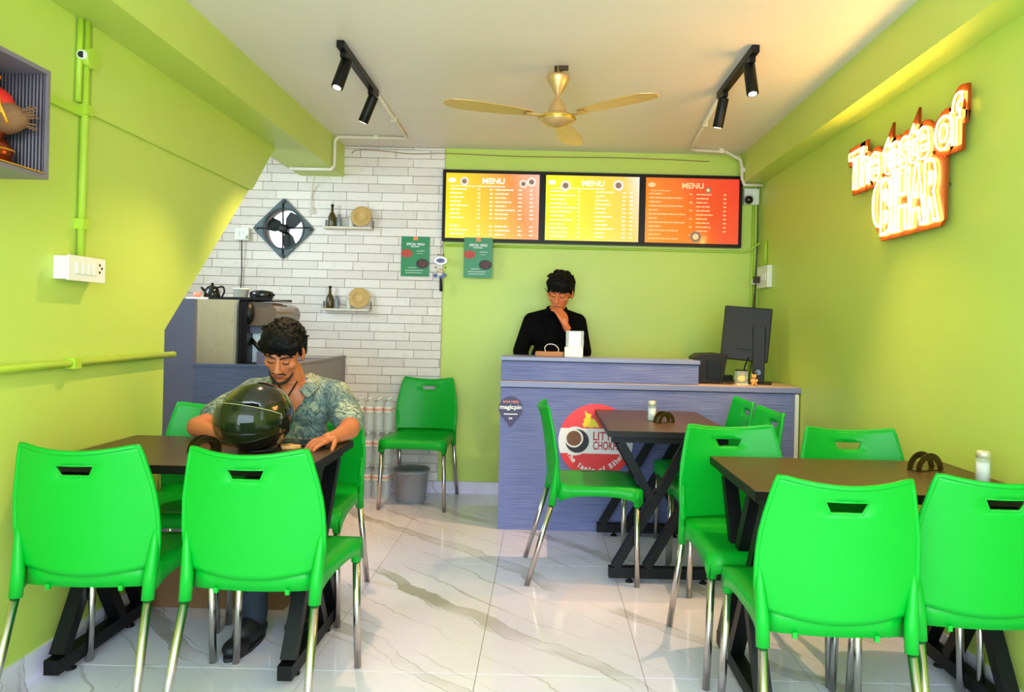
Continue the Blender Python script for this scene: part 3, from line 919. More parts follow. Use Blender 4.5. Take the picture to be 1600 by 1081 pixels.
# ------------------------------------------------------------------ wall shelves and what stands on them
m_shelf = M('cream_shelf_wood', (214, 202, 184), 0.5)
m_bracket = M('brown_bracket', (96, 82, 64), 0.5)
m_bottle = M('olive_glass_bottle', (72, 58, 22), 0.15)
m_smallbottle = M('grey_glass_bottle', (126, 130, 138), 0.15)
m_jar = M('frosted_jar', (200, 196, 184), 0.2)
m_wicker = M('woven_straw', (206, 168, 104), 0.6, var=0.2, nscale=90)
for si, (sx, sz, wd) in enumerate(((-1.453, 1.946, 'upper'), (-1.456, 1.346, 'lower'))):
    yw = YB - 0.014
    t = thing('wall_shelf', f'narrow cream wall shelf, the {wd} of the two on the white bricks', 'shelf', (sx, yw, sz), group='narrow wall shelves')
    B('board', -0.178, 0.178, -0.085, 0, -0.016, 0, m_shelf, t, 0.002)
    for s in (-1, 1): B('end_bracket', s * 0.175 - 0.003, s * 0.175 + 0.003, -0.012, 0, 0, 0.055, m_bracket, t)
    b = thing('glass_bottle', f'tall olive glass bottle on the {wd} wall shelf', 'bottle', (sx - 0.120, yw - 0.042, sz), group='olive bottles')
    bm = bm_new(); lathe(bm, [(0, 0), (0.026, 0), (0.028, 0.006), (0.028, 0.07), (0.020, 0.094), (0.010, 0.11), (0.0085, 0.155), (0, 0.155)], 20); obj('bottle_body', bm, m_bottle, b)
    bm = bm_new(); lathe(bm, [(0, 0.150), (0.0105, 0.150), (0.0105, 0.165), (0, 0.165)], 16); obj('cap', bm, m_blackplastic, b)
    b = thing('glass_bottle', f'small grey glass bottle on the {wd} wall shelf', 'bottle', (sx - 0.068, yw - 0.042, sz), group='small grey bottles')
    bm = bm_new(); lathe(bm, [(0, 0), (0.016, 0), (0.017, 0.004), (0.017, 0.055), (0.008, 0.072), (0.008, 0.082), (0, 0.082)], 18); obj('bottle_body', bm, m_smallbottle, b)
    bm = bm_new(); lathe(bm, [(0, 0.08), (0.010, 0.08), (0.010, 0.092), (0, 0.092)], 14); obj('cap', bm, m_smallbottle, b)
    b = thing('glass_jar', f'pale glass jar half behind the straw plate on the {wd} wall shelf', 'jar', (sx + 0.02, yw - 0.035, sz), group='pale jars')
    bm = bm_new(); lathe(bm, [(0, 0), (0.02, 0), (0.021, 0.004), (0.021, 0.07), (0.016, 0.08), (0, 0.08)], 18); obj('jar_body', bm, m_jar, b)
    bm = bm_new(); lathe(bm, [(0, 0.08), (0.018, 0.08), (0.018, 0.092), (0, 0.092)], 14); obj('lid', bm, m_shelf, b)
    b = thing('straw_plate', f'round woven straw plate leaning on the {wd} wall shelf', 'plate', (sx + 0.095, yw - 0.06, sz + 0.002), group='straw plates')
    mp_ = Matrix.Translation((0, 0.02, 0.0775)) @ Matrix.Rotation(math.radians(78), 4, 'X')
    bm = bm_new(); lathe(bm, [(0, 0.0), (0.045, 0.0), (0.05, 0.004), (0.077, 0.008), (0.077, 0.012), (0.05, 0.009), (0.044, 0.005), (0, 0.005)], 32, mp_); obj('plate_body', bm, m_wicker, b)
    bm = bm_new()
    for rr in (0.075, 0.062, 0.047, 0.03): tube(bm, [mp_ @ Vector((rr * math.cos(2 * PI * i / 32), rr * math.sin(2 * PI * i / 32), 0.011 if rr > 0.046 else 0.006)) for i in range(32)], 0.003, 6, closed=True)
    obj('woven_ring', bm, m_wicker, b)

# ------------------------------------------------------------------ kitchen block
t = thing('kitchen_partition', 'low blue-grey kitchen partition behind the seated man', 'partition', (0, 0, 0))
B('front_panel', -1.92, -1.462, 3.98, 4.0, 0, 0.985, m_kitchen_panel, t)
B('return_panel', -1.482, -1.462, 4.0, YB - 0.014, 0, 0.985, m_counter_side, t)
B('top_cap', -1.925, -1.458, 3.977, 4.03, 0.985, 0.999, m_kitchen_panel, t)
B('top_cap', -1.486, -1.458, 4.03, YB - 0.014, 0.985, 0.999, m_counter_side, t)
B('inner_shelf', -1.92, -1.485, 4.93, YB - 0.014, 0.955, 0.98, m_kitchen_panel, t)
t = thing('tall_panel', 'tall slate-grey cabinet panel at the end of the left wall', 'panel', (0, 0, 0))
B('panel_board', -2.55, -1.925, 3.99, 4.02, 0, 1.355, m_slate, t)
B('panel_side', -2.55, -2.53, 4.02, 4.34, 0, 1.355, m_slate, t)
# food warmer
m_dirtysteel = NT('stained_steel_panel')
_p = m_dirtysteel.obj(); _n = m_dirtysteel.noise(_p, 7, 6, 0.65); _n2 = m_dirtysteel.noise(_p, 28, 4, 0.6)
_a = m_dirtysteel.mix(_n.outputs[0], rgba((146, 138, 110)), rgba((168, 161, 134)))
_s = m_dirtysteel.ramp(_n2.outputs[0], [(0.58, (0, 0, 0)), (0.7, (1, 1, 1))])
m_dirtysteel.l(m_dirtysteel.mix(m_dirtysteel.math('MULTIPLY', _s, 0.4), _a, rgba((108, 94, 60))), m_dirtysteel.b.inputs['Base Color'])
m_dirtysteel.b.inputs['Roughness'].default_value = 0.35; m_dirtysteel.b.inputs['Metallic'].default_value = 0.0
m_dirtysteel = m_dirtysteel.m
m_ovenglass = M('brown_tinted_glass', (84, 70, 60), 0.15, coat=0.4)
m_pane = M('pale_reflecting_pane', (225, 235, 245), 0.1)
t = thing('food_warmer', 'steel food warmer with curved brown glass door in the kitchen', 'oven', (0, 0, 0))
B('side_panel', -2.128, -1.842, 4.36, 4.375, 0.90, 1.365, m_dirtysteel, t)
B('panel_edge', -1.846, -1.836, 4.352, 4.362, 0.90, 1.365, m_steel, t)
B('cabinet', -2.128, -1.842, 4.375, 4.85, 0.90, 1.365, m_blackplastic, t)
B('front_frame', -1.842, -1.79, 4.37, 4.85, 0.90, 1.355, m_blackplastic, t)
bm = bm_new()
pts = [(-1.79, 1.355)] + [(-1.79 + 0.165 * max(0, math.sin(a)) ** 0.35, 1.283 + 0.073 * math.cos(a)) for a in [PI * k / 12 for k in range(13)]]
prism(bm, pts, 0, 0.43, Matrix.Translation((0, 4.83, 0)) @ Matrix(((1, 0, 0, 0), (0, 0, -1, 0), (0, 1, 0, 0), (0, 0, 0, 1))))
obj('curved_door', bm, m_ovenglass, t)
bm = bm_new(); lathe(bm, [(0, 0), (0.055, 0), (0.058, 0.02), (0, 0.03)], 24, face_front(-1.80, 4.40, 1.285) @ Matrix.Diagonal((0.75, 1.25, 1, 1))); obj('end_cap', bm, m_blackplastic, t)
B('lower_frame', -1.79, -1.62, 4.42, 4.85, 1.165, 1.205, m_slate, t)
B('lower_pane', -1.79, -1.66, 4.46, 4.47, 0.985, 1.165, m_pane, t)
bm = bm_new(); cyl(bm, (-1.80, 4.445, 1.135), (-1.72, 4.445, 1.045), 0.012, n=10); obj('handle_bar', bm, m_blackplastic, t)
B('lower_case', -1.74, -1.66, 4.40, 4.45, 0.93, 1.055, m_slate, t)
t = thing('tray', 'dark flat tray on top of the food warmer', 'tray', (-1.895, 4.56, 1.366))
B('tray_base', -0.13, 0.24, -0.17, 0.17, 0, 0.006, m_slate, t)
B('tray_rim', -0.135, 0.245, -0.176, -0.17, 0, 0.016, m_blackplastic, t)
B('tray_rim', -0.135, 0.245, 0.17, 0.176, 0, 0.016, m_blackplastic, t)
o = B('paper_sheet', -2.17, -2.035, 4.38, 4.6, 1.366, 1.376, m_white); tag(o, 'white flat board under the black kettle', 'board')
t = thing('kettle', 'black kettle with a curved handle on top of the warmer', 'kettle', (-2.065, 4.50, 1.377))
bm = bm_new(); lathe(bm, [(0, 0), (0.045, 0), (0.05, 0.01), (0.042, 0.05), (0.03, 0.07), (0.012, 0.078), (0, 0.08)], 24); obj('kettle_body', bm, m_blackgloss, t)
bm = bm_new(); lathe(bm, [(0, 0.078), (0.008, 0.08), (0.009, 0.092), (0, 0.096)], 12); obj('lid_knob', bm, m_blackplastic, t)
bm = bm_new(); tube(bm, smooth_pts([(0.030, 0, 0.065), (0.065, 0, 0.07), (0.075, 0, 0.04), (0.060, 0, 0.008)]), 0.006, 8); obj('handle', bm, m_blackplastic, t)
bm = bm_new(); tube(bm, [(-0.035, 0, 0.035), (-0.06, 0, 0.055), (-0.068, 0, 0.066)], [0.012, 0.008, 0.007], 10); obj('spout', bm, m_blackplastic, t)
m_pink = M('pink_glaze', (224, 130, 120), 0.3)
o = obj('cup', lathe(bm_new(), [(0, 0), (0.018, 0), (0.026, 0.03), (0.024, 0.03), (0.016, 0.004), (0, 0.004)], 20), m_pink); o.location = (-2.125, 4.43, 1.377); tag(o, 'small pink cup beside the black kettle', 'cup')
m_cream = M('cream_melamine', (232, 232, 214), 0.3)
t = thing('bowl', 'cream white tapered tub on the dark tray', 'bowl', (-1.885, 4.50, 1.373))
bm = bm_new(); lathe(bm, [(0, 0), (0.036, 0), (0.046, 0.06), (0.049, 0.06), (0.049, 0.068), (0.042, 0.068), (0.034, 0.006), (0, 0.006)], 28); obj('bowl_body', bm, m_cream, t)
t = thing('pan', 'black lidded pan on the tray right of the cream tub', 'pan', (-1.765, 4.52, 1.373))
bm = bm_new(); lathe(bm, [(0, 0), (0.06, 0), (0.07, 0.012), (0.072, 0.04), (0.066, 0.052), (0.02, 0.06), (0, 0.061)], 28, Matrix.Diagonal((1, 0.9, 1, 1))); obj('pan_body', bm, m_blackgloss, t)
bm = bm_new(); cyl(bm, (0.066, -0.02, 0.034), (0.092, -0.045, 0.03), 0.009, n=10); obj('handle', bm, m_blackplastic, t)
# kitchen switch plate on bricks
t = thing('switch_plate', 'white switch plate on the bricks left of the exhaust fan', 'switch', (-2.24, YB - 0.014, 1.88))
B('plate', -0.052, 0.052, -0.035, 0, -0.045, 0.045, m_white, t, 0.003)
for s in (-0.025, 0.005): B('switch', s - 0.01, s + 0.01, -0.040, -0.035, -0.02, 0.02, m_white, t, 0.002)
bm = bm_new(); cyl(bm, (0.03, -0.035, -0.02), (0.03, -0.06, -0.02), 0.014, n=12); obj('plug', bm, m_white, t)
o = obj('power_cord', tube(bm_new(), [(-2.238, YB - 0.05, 1.835), (-2.24, YB - 0.03, 1.6), (-2.25, YB - 0.03, 1.40), (-2.25, YB - 0.03, 1.0)], 0.004, 6), m_cable); tag(o, 'dark cord hanging down the bricks below the kitchen switch plate', 'cord')

# ------------------------------------------------------------------ ceiling fan
FCX, FCY = 0.045, 3.63
t = thing('ceiling_fan', 'champagne gold ceiling fan with three blades', 'fan', (FCX, FCY, 2.555))
bm = bm_new(); cyl(bm, (0, 0, 0), (0, 0, -0.30), 0.008, n=12); obj('down_rod', bm, m_gold, t)
bm = bm_new(); cyl(bm, (-0.014, 0, 0), (-0.014, 0, -0.055), 0.006, n=8); box(bm, 0.0, 0.05, -0.01, 0.01, -0.02, 0.0); cyl(bm, (0.014, 0, 0), (0.014, 0, -0.05), 0.005, n=8); obj('ceiling_hook', bm, m_cable, t)
bm = bm_new(); lathe(bm, [(0.0, -0.052), (0.056, -0.05), (0.058, -0.062), (0.05, -0.085), (0.03, -0.12), (0.012, -0.148), (0.009, -0.152)], 32); obj('canopy', bm, m_gold, t)
bm = bm_new(); lathe(bm, [(0.009, -0.156), (0.020, -0.168), (0.038, -0.198), (0.050, -0.23), (0.054, -0.246)], 32); obj('motor_cover', bm, m_gold, t)
bm = bm_new(); lathe(bm, [(0.0, -0.244), (0.075, -0.246), (0.090, -0.258), (0.092, -0.266), (0.078, -0.286), (0.05, -0.302), (0.0, -0.312)], 36); obj('motor_housing', bm, m_gold, t)
bm = bm_new(); lathe(bm, [(0.088, -0.262), (0.096, -0.266), (0.088, -0.272)], 36); obj('trim_ring', bm, M('yellow_gold_ring', (226, 184, 40), 0.2, 0.8), t)
for a in (math.radians(200), math.radians(320), math.radians(80)):
    bm = bm_new()
    R3 = Matrix.Rotation(a, 4, 'Z')
    arm = [(0.07, -0.014), (0.15, -0.02), (0.17, -0.03), (0.17, 0.03), (0.15, 0.02), (0.07, 0.014)]
    prism(bm, arm, -0.263, -0.258, R3); o1 = obj('blade_arm', bm, m_gold, t)
    bm = bm_new()
    bl = [(0.14, -0.035), (0.25, -0.058), (0.42, -0.074), (0.53, -0.066), (0.575, -0.03), (0.58, 0.01), (0.55, 0.048), (0.44, 0.062), (0.25, 0.052), (0.14, 0.03)]
    prism(bm, bl, -0.0025, 0.0025, R3 @ Matrix.Translation((0, 0, -0.252)) @ Matrix.Rotation(math.radians(3), 4, 'X')); o = obj('blade', bm, m_gold, t); bevel(o, 0.001, 1)

# ------------------------------------------------------------------ track lights
m_lens = E('lamp_lens', (255, 240, 214), 3.0)
def track(x, y0, y1, label, heads):
    t = thing('track_light', label, 'lamp', (x, y0, ZC), group='black ceiling track lights')
    B('rail', -0.018, 0.018, 0, y1 - y0, -0.035, 0, m_blackplastic, t, 0.003)
    for hy, tip in heads:
        p0 = Vector((0, hy, -0.035))
        d = Vector(tip).normalized()
        bm = bm_new(); box(bm, -0.014, 0.014, hy - 0.05, hy + 0.05, -0.06, -0.035); cyl(bm, (0, hy, -0.06), (0, hy, -0.082), 0.009, n=12); br = obj('bracket', bm, m_blackplastic, t)
        q0 = Vector((0, hy, -0.075)) - d * 0.02; q1 = q0 + d * 0.155
        bm = bm_new(); cyl(bm, q0, q1, 0.028, n=24); h = obj('lamp_head', bm, m_blackplastic, t); bevel(h, 0.002)
        bm = bm_new(); cyl(bm, q1 + d * 0.0005, q1 + d * 0.002, 0.019, n=20); obj('lens', bm, m_lens, h)
        l = bpy.data.lights.new('track_spot', 'SPOT'); l.energy = 52 if hy < 0.3 else 84; l.color = (1.0, 0.68, 0.34); l.spot_size = math.radians(80); l.spot_blend = 0.9; l.shadow_soft_size = 0.02
        lo = bpy.data.objects.new('track_spot', l); C.objects.link(lo); lo.parent = t
        lo.location = q1 + d * 0.012; lo.rotation_euler = d.to_track_quat('-Z', 'Y').to_euler()
track(-0.975, 3.36, 4.08, 'black ceiling track light with two cylinder heads, on the left', [(0.10, (-0.22, -0.30, -1)), (0.64, (-0.45, 0.18, -1))])
track(0.94, 3.30, 3.98, 'black ceiling track light with two cylinder heads, on the right', [(0.10, (0.06, -0.28, -1)), (0.60, (-0.14, 0.26, -1))])

# ------------------------------------------------------------------ conduits and cables
def pipe(name, pts, r, mat, label, cat='pipe', clips=()):
    t = thing(name, label, cat, (0, 0, 0))
    bm = bm_new(); tube(bm, pts, r, 10); obj('tube', bm, mat, t)
    for c in clips:
        c = Vector(c)
        bm = bm_new(); box(bm, c.x - r * 1.35, c.x + r * 1.35, c.y - r * 1.35, c.y + r * 1.35, c.z - r * 1.35, c.z + r * 1.35); obj('clip', bm, mat, t)
    return t
pipe('conduit', [(-0.975, 4.09, ZC - 0.013), (-0.985, 5.05, ZC - 0.013), (-1.0, 5.06, ZC - 0.013), (-1.46, 5.06, ZC - 0.013), (-1.489, 5.06, ZC - 0.04), (-1.489, 5.06, 2.34), (-1.51, 5.06, 2.312), (-1.80, 5.06, 2.312)], 0.012, m_pipe_white, 'cream conduit from the left track light bending around the left beam', clips=[(-1.2, 5.06, ZC - 0.013), (-0.98, 4.6, ZC - 0.013)])
pipe('conduit', [(0.945, 3.99, ZC - 0.013), (1.02, 5.16, ZC - 0.013), (1.06, 5.20, ZC - 0.013), (1.28, 5.21, ZC - 0.016), (1.40, 5.25, ZC - 0.06), (1.42, 5.27, ZC - 0.11), (1.422, 5.27, 2.36), (1.44, 5.27, 2.315), (1.57, 5.27, 2.315)], 0.012, m_pipe_white, 'cream conduit from the right track light running into the back right corner', clips=[(0.985, 4.55, ZC - 0.013), (1.25, 5.21, ZC - 0.014), (1.422, 5.27, 2.42)])
pipe('conduit', [(XL + 0.016, 2.655, 1.455), (XL + 0.016, 2.66, 2.325)], 0.014, m_pipe_lime, 'lime painted vertical conduit above the white switch box on the left wall', clips=[(XL + 0.016, 2.656, 1.58), (XL + 0.016, 2.66, 2.0)])
pipe('conduit', [(XL + 0.012, 2.625, 2.02), (XL + 0.012, 2.63, 2.325)], 0.011, m_pipe_lime, 'thin second lime conduit beside the vertical one near the left beam')
t = thing('junction_box', 'round lime junction box with a dark hole on the left wall conduit', 'junction box', (XL, 2.66, 2.19))
bm = bm_new(); cyl(bm, (0, 0, 0), (0.045, 0, 0), 0.036, n=24); obj('box_body', bm, m_pipe_lime, t)
bm = bm_new(); cyl(bm, (0.024, -0.034, 0.0), (0.026, -0.042, 0.0), 0.017, n=16); obj('spout_ring', bm, m_white, t)
bm = bm_new(); cyl(bm, (0.024, -0.040, 0.0), (0.026, -0.0435, 0.0), 0.012, n=16); obj('hole', bm, m_blackplastic, t)
t = thing('conduit', 'flat lime cable duct from the shrine box to the vertical conduit', 'pipe', (0, 0, 0))
B('tube', XL, XL + 0.018, 2.10, 2.645, 1.972, 2.0, m_pipe_lime, t)
pipe('conduit', [(XL + 0.02, 1.2, 1.058), (XL + 0.02, 3.33, 1.078)], 0.014, m_pipe_lime, 'long lime pipe running along the left wall at table height', clips=[(XL + 0.02, 2.15, 1.067), (XL + 0.02, 2.62, 1.071)])
t = thing('switch_box', 'white switch box with a row of switches on the left wall', 'switch', (XL, 2.53, 1.372))
B('box_body', 0, 0.050, 0, 0.205, 0, 0.082, m_white, t, 0.002)
B('face_plate', 0.050, 0.057, -0.004, 0.209, -0.004, 0.086, m_white, t, 0.002)
for k in range(4):
    o = B('switch', 0.057, 0.062, 0.035 + k * 0.032, 0.055 + k * 0.032, 0.022, 0.062, m_white, t, 0.001)
bm = bm_new()
for a, b_ in ((0.173, 0.035), (0.186, 0.05), (0.173, 0.062)): cyl(bm, (0.057, a, b_), (0.058, a, b_), 0.005, n=10)
obj('socket_holes', bm, m_blackplastic, t)
o = obj('cable', tube(bm_new(), smooth_pts([(-1.45, YB - 0.02, 2.50), (-1.40, YB - 0.02, 2.525), (-1.2, YB - 0.02, 2.52), (-1.0, YB - 0.02, 2.505), (-0.75, YB - 0.02, 2.515), (-0.2, YB - 0.02, 2.505), (0.6, YB - 0.02, 2.512), (1.2, YB - 0.02, 2.50)]), 0.003, 6), M('faded_brown_cable', (150, 122, 84), 0.6)); tag(o, 'thin brown cable sagging along the top of the back wall', 'cable')
o = obj('cable', tube(bm_new(), smooth_pts([(-1.70, YB - 0.10, 2.30), (-1.735, YB - 0.03, 2.22), (-1.74, YB - 0.03, 2.1), (-1.72, YB - 0.03, 2.05), (-1.76, YB - 0.02, 2.06)]), 0.006, 6), m_pipe_white); tag(o, 'pale loose cable hanging from the beam to the exhaust fan', 'cable')
pipe('conduit', [(-0.74, YB - 0.012, 1.835), (1.44, YB - 0.012, 1.835), (1.50, YB - 0.03, 1.84), (XR - 0.012, 5.30, 1.90)], 0.008, m_pipe_lime, 'thin lime wire duct along the back wall under the menu boards')
pipe('conduit', [(XR - 0.045, YB - 0.012, 2.30), (XR - 0.05, YB - 0.012, 0.93)], 0.010, m_pipe_lime, 'lime vertical duct in the back right corner')
pipe('conduit', [(XR - 0.012, 5.16, 1.90), (XR - 0.012, 5.16, 1.72)], 0.010, m_pipe_lime, 'short lime duct above the switchboard on the right wall')
o = obj('cable', tube(bm_new(), smooth_pts([(XR - 0.02, YB - 0.03, 2.33), (XR - 0.016, YB - 0.03, 2.0), (XR - 0.02, YB - 0.03, 1.75), (XR - 0.03, YB - 0.05, 1.6), (XR - 0.03, YB - 0.05, 0.93)]), 0.005, 6), m_cable); tag(o, 'dark wire running down the back right corner', 'cable')
t = thing('switchboard', 'white switchboard on the right wall above the monitor', 'switch', (XR, 5.04, 1.56))
B('board_box', -0.035, 0, 0, 0.24, 0, 0.155, m_white, t, 0.003)
for k in range(3): B('switch', -0.040, -0.035, 0.03 + k * 0.04, 0.055 + k * 0.04, 0.05, 0.10, m_white, t, 0.001)
bm = bm_new(); box(bm, -0.075, -0.036, 0.16, 0.20, 0.04, 0.085); obj('plug', bm, m_cable, t)
bm = bm_new(); box(bm, -0.075, -0.036, 0.215, 0.25, 0.03, 0.07); obj('adaptor', bm, m_white, t)
o = obj('power_cord', tube(bm_new(), smooth_pts([(XR - 0.06, 5.22, 1.60), (XR - 0.09, 5.18, 1.35), (XR - 0.12, 5.05, 1.1), (XR - 0.17, 4.94, 0.95), (XR - 0.19, 4.86, 0.918)]), 0.004, 6), m_cable); tag(o, 'black power cord from the switchboard down behind the monitor', 'cord')

# CCTV camera
t = thing('security_camera', 'small white security camera with black lens beside the rightmost menu board', 'camera', (1.515, YB - 0.001, 2.245))
B('mount_box', -0.055, 0.055, -0.04, 0, -0.06, 0.06, m_white, t, 0.004)
bm = bm_new(); cyl(bm, (-0.02, -0.04, -0.02), (-0.03, -0.075, -0.03), 0.036, 0.032, 24); obj('camera_body', bm, m_white, t)
bm = bm_new(); ell(bm, (-0.033, -0.085, -0.034), (0.031, 0.031, 0.031), n=20); obj('lens_dome', bm, m_blackgloss, t)

# ------------------------------------------------------------------ shrine box on the left wall
m_shrine = M('grey_brown_shrine_frame', (118, 108, 118), 0.4)
m_shrine_in = fluted('fluted_dark_grey_panel', (66, 58, 66), (84, 74, 82), axis='Y', scale=30, rough=0.3, bump=0.6)
t = thing('shrine_box', 'open grey shrine box with fluted lining on the left wall', 'shelf', (XL, 1.70, 1.648))
D_, W_, H_ = 0.225, 0.47, 0.325
B('back_lining', 0.0, 0.008, 0.012, W_ - 0.012, 0.012, H_ - 0.012, m_shrine_in, t)
B('top_board', 0, D_, 0, W_, H_ - 0.013, H_, m_shrine, t)
B('bottom_board', 0, D_, 0, W_, 0, 0.013, m_shrine, t)
B('side_board', 0, D_, W_ - 0.013, W_, 0.013, H_ - 0.013, m_shrine, t)
B('side_board', 0, D_, 0, 0.013, 0.013, H_ - 0.013, m_shrine, t)
B('side_lining', 0.008, D_ - 0.006, W_ - 0.019, W_ - 0.013, 0.013, H_ - 0.013, fluted('fluted_dark_grey_side', (66, 58, 66), (84, 74, 82), axis='X', scale=30, rough=0.3, bump=0.6), t)
m_redcloth = M('red_cloth', (214, 34, 24), 0.6, var=0.15, nscale=20)
m_goldcloth = M('gold_trim', (226, 158, 40), 0.35, 0.4, var=0.2, nscale=40)
m_copper = M('copper_pot', (150, 66, 40), 0.2, 0.9)
m_brownfib = M('coconut_husk', (128, 88, 54), 0.8, var=0.3, nscale=30)
m_marigold = M('marigold_orange', (250, 130, 10), 0.6, var=0.2, nscale=40)
SX, SY, SZ = -1.605, 2.078, 1.662
o = obj('altar_cloth', tube(bm_new(), [(0, 0, 0), (0, 0, 0.001)], 0.001), None); bpy.data.objects.remove(o)
bm = bm_new(); box(bm, XL + 0.01, XL + 0.23, 1.72, 2.145, SZ, SZ + 0.003); o = obj('altar_cloth', bm, m_goldcloth); tag(o, 'yellow cloth spread on the floor of the shrine box', 'cloth')
t = thing('copper_pot', 'round copper pot in the shrine box', 'pot', (SX, SY, SZ + 0.003))
bm = bm_new(); lathe(bm, [(0, 0), (0.035, 0), (0.055, 0.02), (0.062, 0.045), (0.05, 0.075), (0.034, 0.088), (0.045, 0.098), (0.042, 0.1), (0, 0.09)], 28); obj('pot_body', bm, m_copper, t)
bm = bm_new(); tube(bm, [(0.06 * math.cos(2 * PI * i / 24), 0.06 * math.sin(2 * PI * i / 24), 0.05) for i in range(24)], 0.003, 6, closed=True); obj('band', bm, m_goldcloth, t)
t = thing('wrapped_coconut', 'coconut wrapped in red and gold cloth on the copper pot', 'coconut', (SX, SY, SZ + 0.103), rz=-PI / 2 + 0.25)
bm = bm_new(); ell(bm, (0, 0.02, 0.045), (0.05, 0.078, 0.05), n=20); obj('husk', bm, m_brownfib, t)
bm = bm_new()
ell(bm, (0.0, -0.01, 0.078), (0.054, 0.072, 0.060), n=20)
for v in bm.verts: v.co += Vector((0, 0, 0.006 * noise.noise(v.co * 40)))
obj('cloth_wrap', bm, m_redcloth, t)
bm = bm_new()
for k in range(5):
    a = -0.5 + 0.35 * k
    tube(bm, [(0.065 * math.cos(a), 0.07 * math.sin(a * 1.2), 0.02), (0.075 * math.cos(a), 0.055 * math.sin(a), 0.07), (0.03 * math.cos(a), 0.03 * math.sin(a), 0.135)], 0.005, 6)
tube(bm, [(0.068 * math.cos(2 * PI * i / 24), -0.015 + 0.08 * math.sin(2 * PI * i / 24), 0.04 + 0.012 * math.sin(4 * PI * i / 24)) for i in range(24)], 0.007, 6, closed=True)
obj('gold_border', bm, m_goldcloth, t)
bm = bm_new(); rr_ = random.Random(2)
for k in range(40): ell(bm, (rr_.gauss(0.01, 0.012), rr_.gauss(-0.03, 0.018), 0.13 + rr_.uniform(0, 0.035)), (0.012, 0.012, 0.008), n=8)
obj('flower_top', bm, m_marigold, t)
bm = bm_new()
for k in range(24):
    a = rr_.uniform(-0.7, 0.7)
    tube(bm, [(0.01 + 0.02 * a, 0.085, 0.045 + 0.03 * a), (0.02 * a, 0.105 + rr_.uniform(0, 0.02), 0.05 + 0.05 * a)], 0.0016, 4)
obj('husk_fibres', bm, m_brownfib, t)

# ------------------------------------------------------------------ neon sign on the right wall
m_neon = E('warm_white_neon', (255, 200, 110), 27.0)
m_amber = M('amber_acrylic', (158, 66, 16), 0.3, spec=0.2)
t = thing('neon_sign', 'glowing neon lettering on amber backing on the right wall', 'neon sign', (XR, 3.68, 1.70))
ml = face_left(0, 0, 0)
b1 = (0.0, 0.98, 0.275, 0.455); b2 = (0.31, 0.83, 0.015, 0.255)
bm = bm_new()
text_bm(bm, 'The taste of', *b1, ml, 0.032, 0.006, 0.030, spacing=0.9)
prism(bm, [(0.03, 0.285), (0.95, 0.285), (0.95, 0.40), (0.03, 0.40)], 0.027, 0.0385, ml)
obj('backing', bm, m_amber, t)
bm = bm_new()
prism(bm, [(0.27, 0.10), (0.30, 0.03), (0.35, -0.025), (0.84, -0.025), (0.87, 0.0), (0.87, 0.262), (0.83, 0.268), (0.40, 0.268), (0.29, 0.24), (0.25, 0.17)], 0.0255, 0.0375, ml)
obj('backing', bm, m_amber, t)
bm = bm_new(); text_bm(bm, 'The taste of', *b1, ml, 0.046, outline=0.0034, offset=0.0045, spacing=0.9); obj('neon_lettering', bm, m_neon, t)
bm = bm_new(); text_bm(bm, 'BIHAR', b2[0] + 0.05, b2[1], b2[2], b2[3] - 0.01, ml, 0.046, outline=0.0034, offset=0.006, spacing=1.0); obj('neon_lettering', bm, m_neon, t)
sw = [(0.335 + 0.062 * math.cos(a) , 0.15 + 0.105 * math.sin(a)) for a in [math.radians(60 + 230 * k / 24) for k in range(25)]]
bm = bm_new(); tube(bm, [ml @ Vector((x, y, 0.046)) for x, y in sw], 0.0045, 8); obj('neon_swirl', bm, m_neon, t)
bm = bm_new()
for yy, zz in ((0.03, 0.35), (0.5, 0.35), (0.95, 0.37), (0.84, 0.14), (0.34, 0.06)): cyl(bm, ml @ Vector((yy, zz, 0.0)), ml @ Vector((yy, zz, 0.034)), 0.007, n=10)
obj('standoff', bm, m_steel, t)

# ------------------------------------------------------------------ monitor and things on the counter
WZ = 0.911
m_mon = M('dark_grey_monitor_plastic', (24, 18, 16), 0.45, spec=0.25)
t = thing('monitor', 'black computer monitor seen from behind on the counter', 'monitor', (1.355, 4.70, WZ), rz=math.radians(-18))
o = B('base', -0.155, 0.13, -0.10, 0.11, 0, 0.010, m_mon, t); bevel(o, 0.004)
bm = bm_new(); prism(bm, [(0.01, -0.02), (0.085, -0.02), (0.085, 0.02), (0.01, 0.02)], 0.01, 0.37, Matrix.Translation((0, -0.035, 0))); o = obj('stand', bm, m_mon, t); bevel(o, 0.004)
bm = bm_new(); cyl(bm, (0.047, -0.0555, 0.075), (0.047, -0.0545, 0.075), 0.017, n=20); obj('cable_hole', bm, m_blackgloss, t)
mm = Matrix.Translation((-0.035, 0.005, 0.32)) @ Matrix.Rotation(math.radians(-5), 4, 'X') @ Matrix.Rotation(math.radians(4), 4, 'Y')
bm = bm_new(); box(bm, -0.15, 0.15, -0.015, 0.02, -0.175, 0.175, mm); o = obj('display_back', bm, m_mon, t); bevel(o, 0.006)
bm = bm_new(); box(bm, -0.142, 0.142, 0.0205, 0.022, -0.165, 0.165, mm); obj('screen', bm, m_blackgloss, t)
bm = bm_new(); box(bm, -0.05, 0.06, -0.03, -0.015, -0.10, 0.0, mm); obj('rear_bump', bm, m_mon, t)
o = obj('cable', tube(bm_new(), smooth_pts([(1.33, 4.67, 1.08), (1.30, 4.66, 1.0), (1.33, 4.64, 0.95), (1.30, 4.66, 0.925), (1.26, 4.72, 0.917)]), 0.005, 6), m_blackplastic); tag(o, 'black loose cable hanging below the monitor', 'cable')
t = thing('receipt_printer', 'dark receipt printer on the counter right of the raised ledge', 'printer', (1.055, 4.64, WZ))
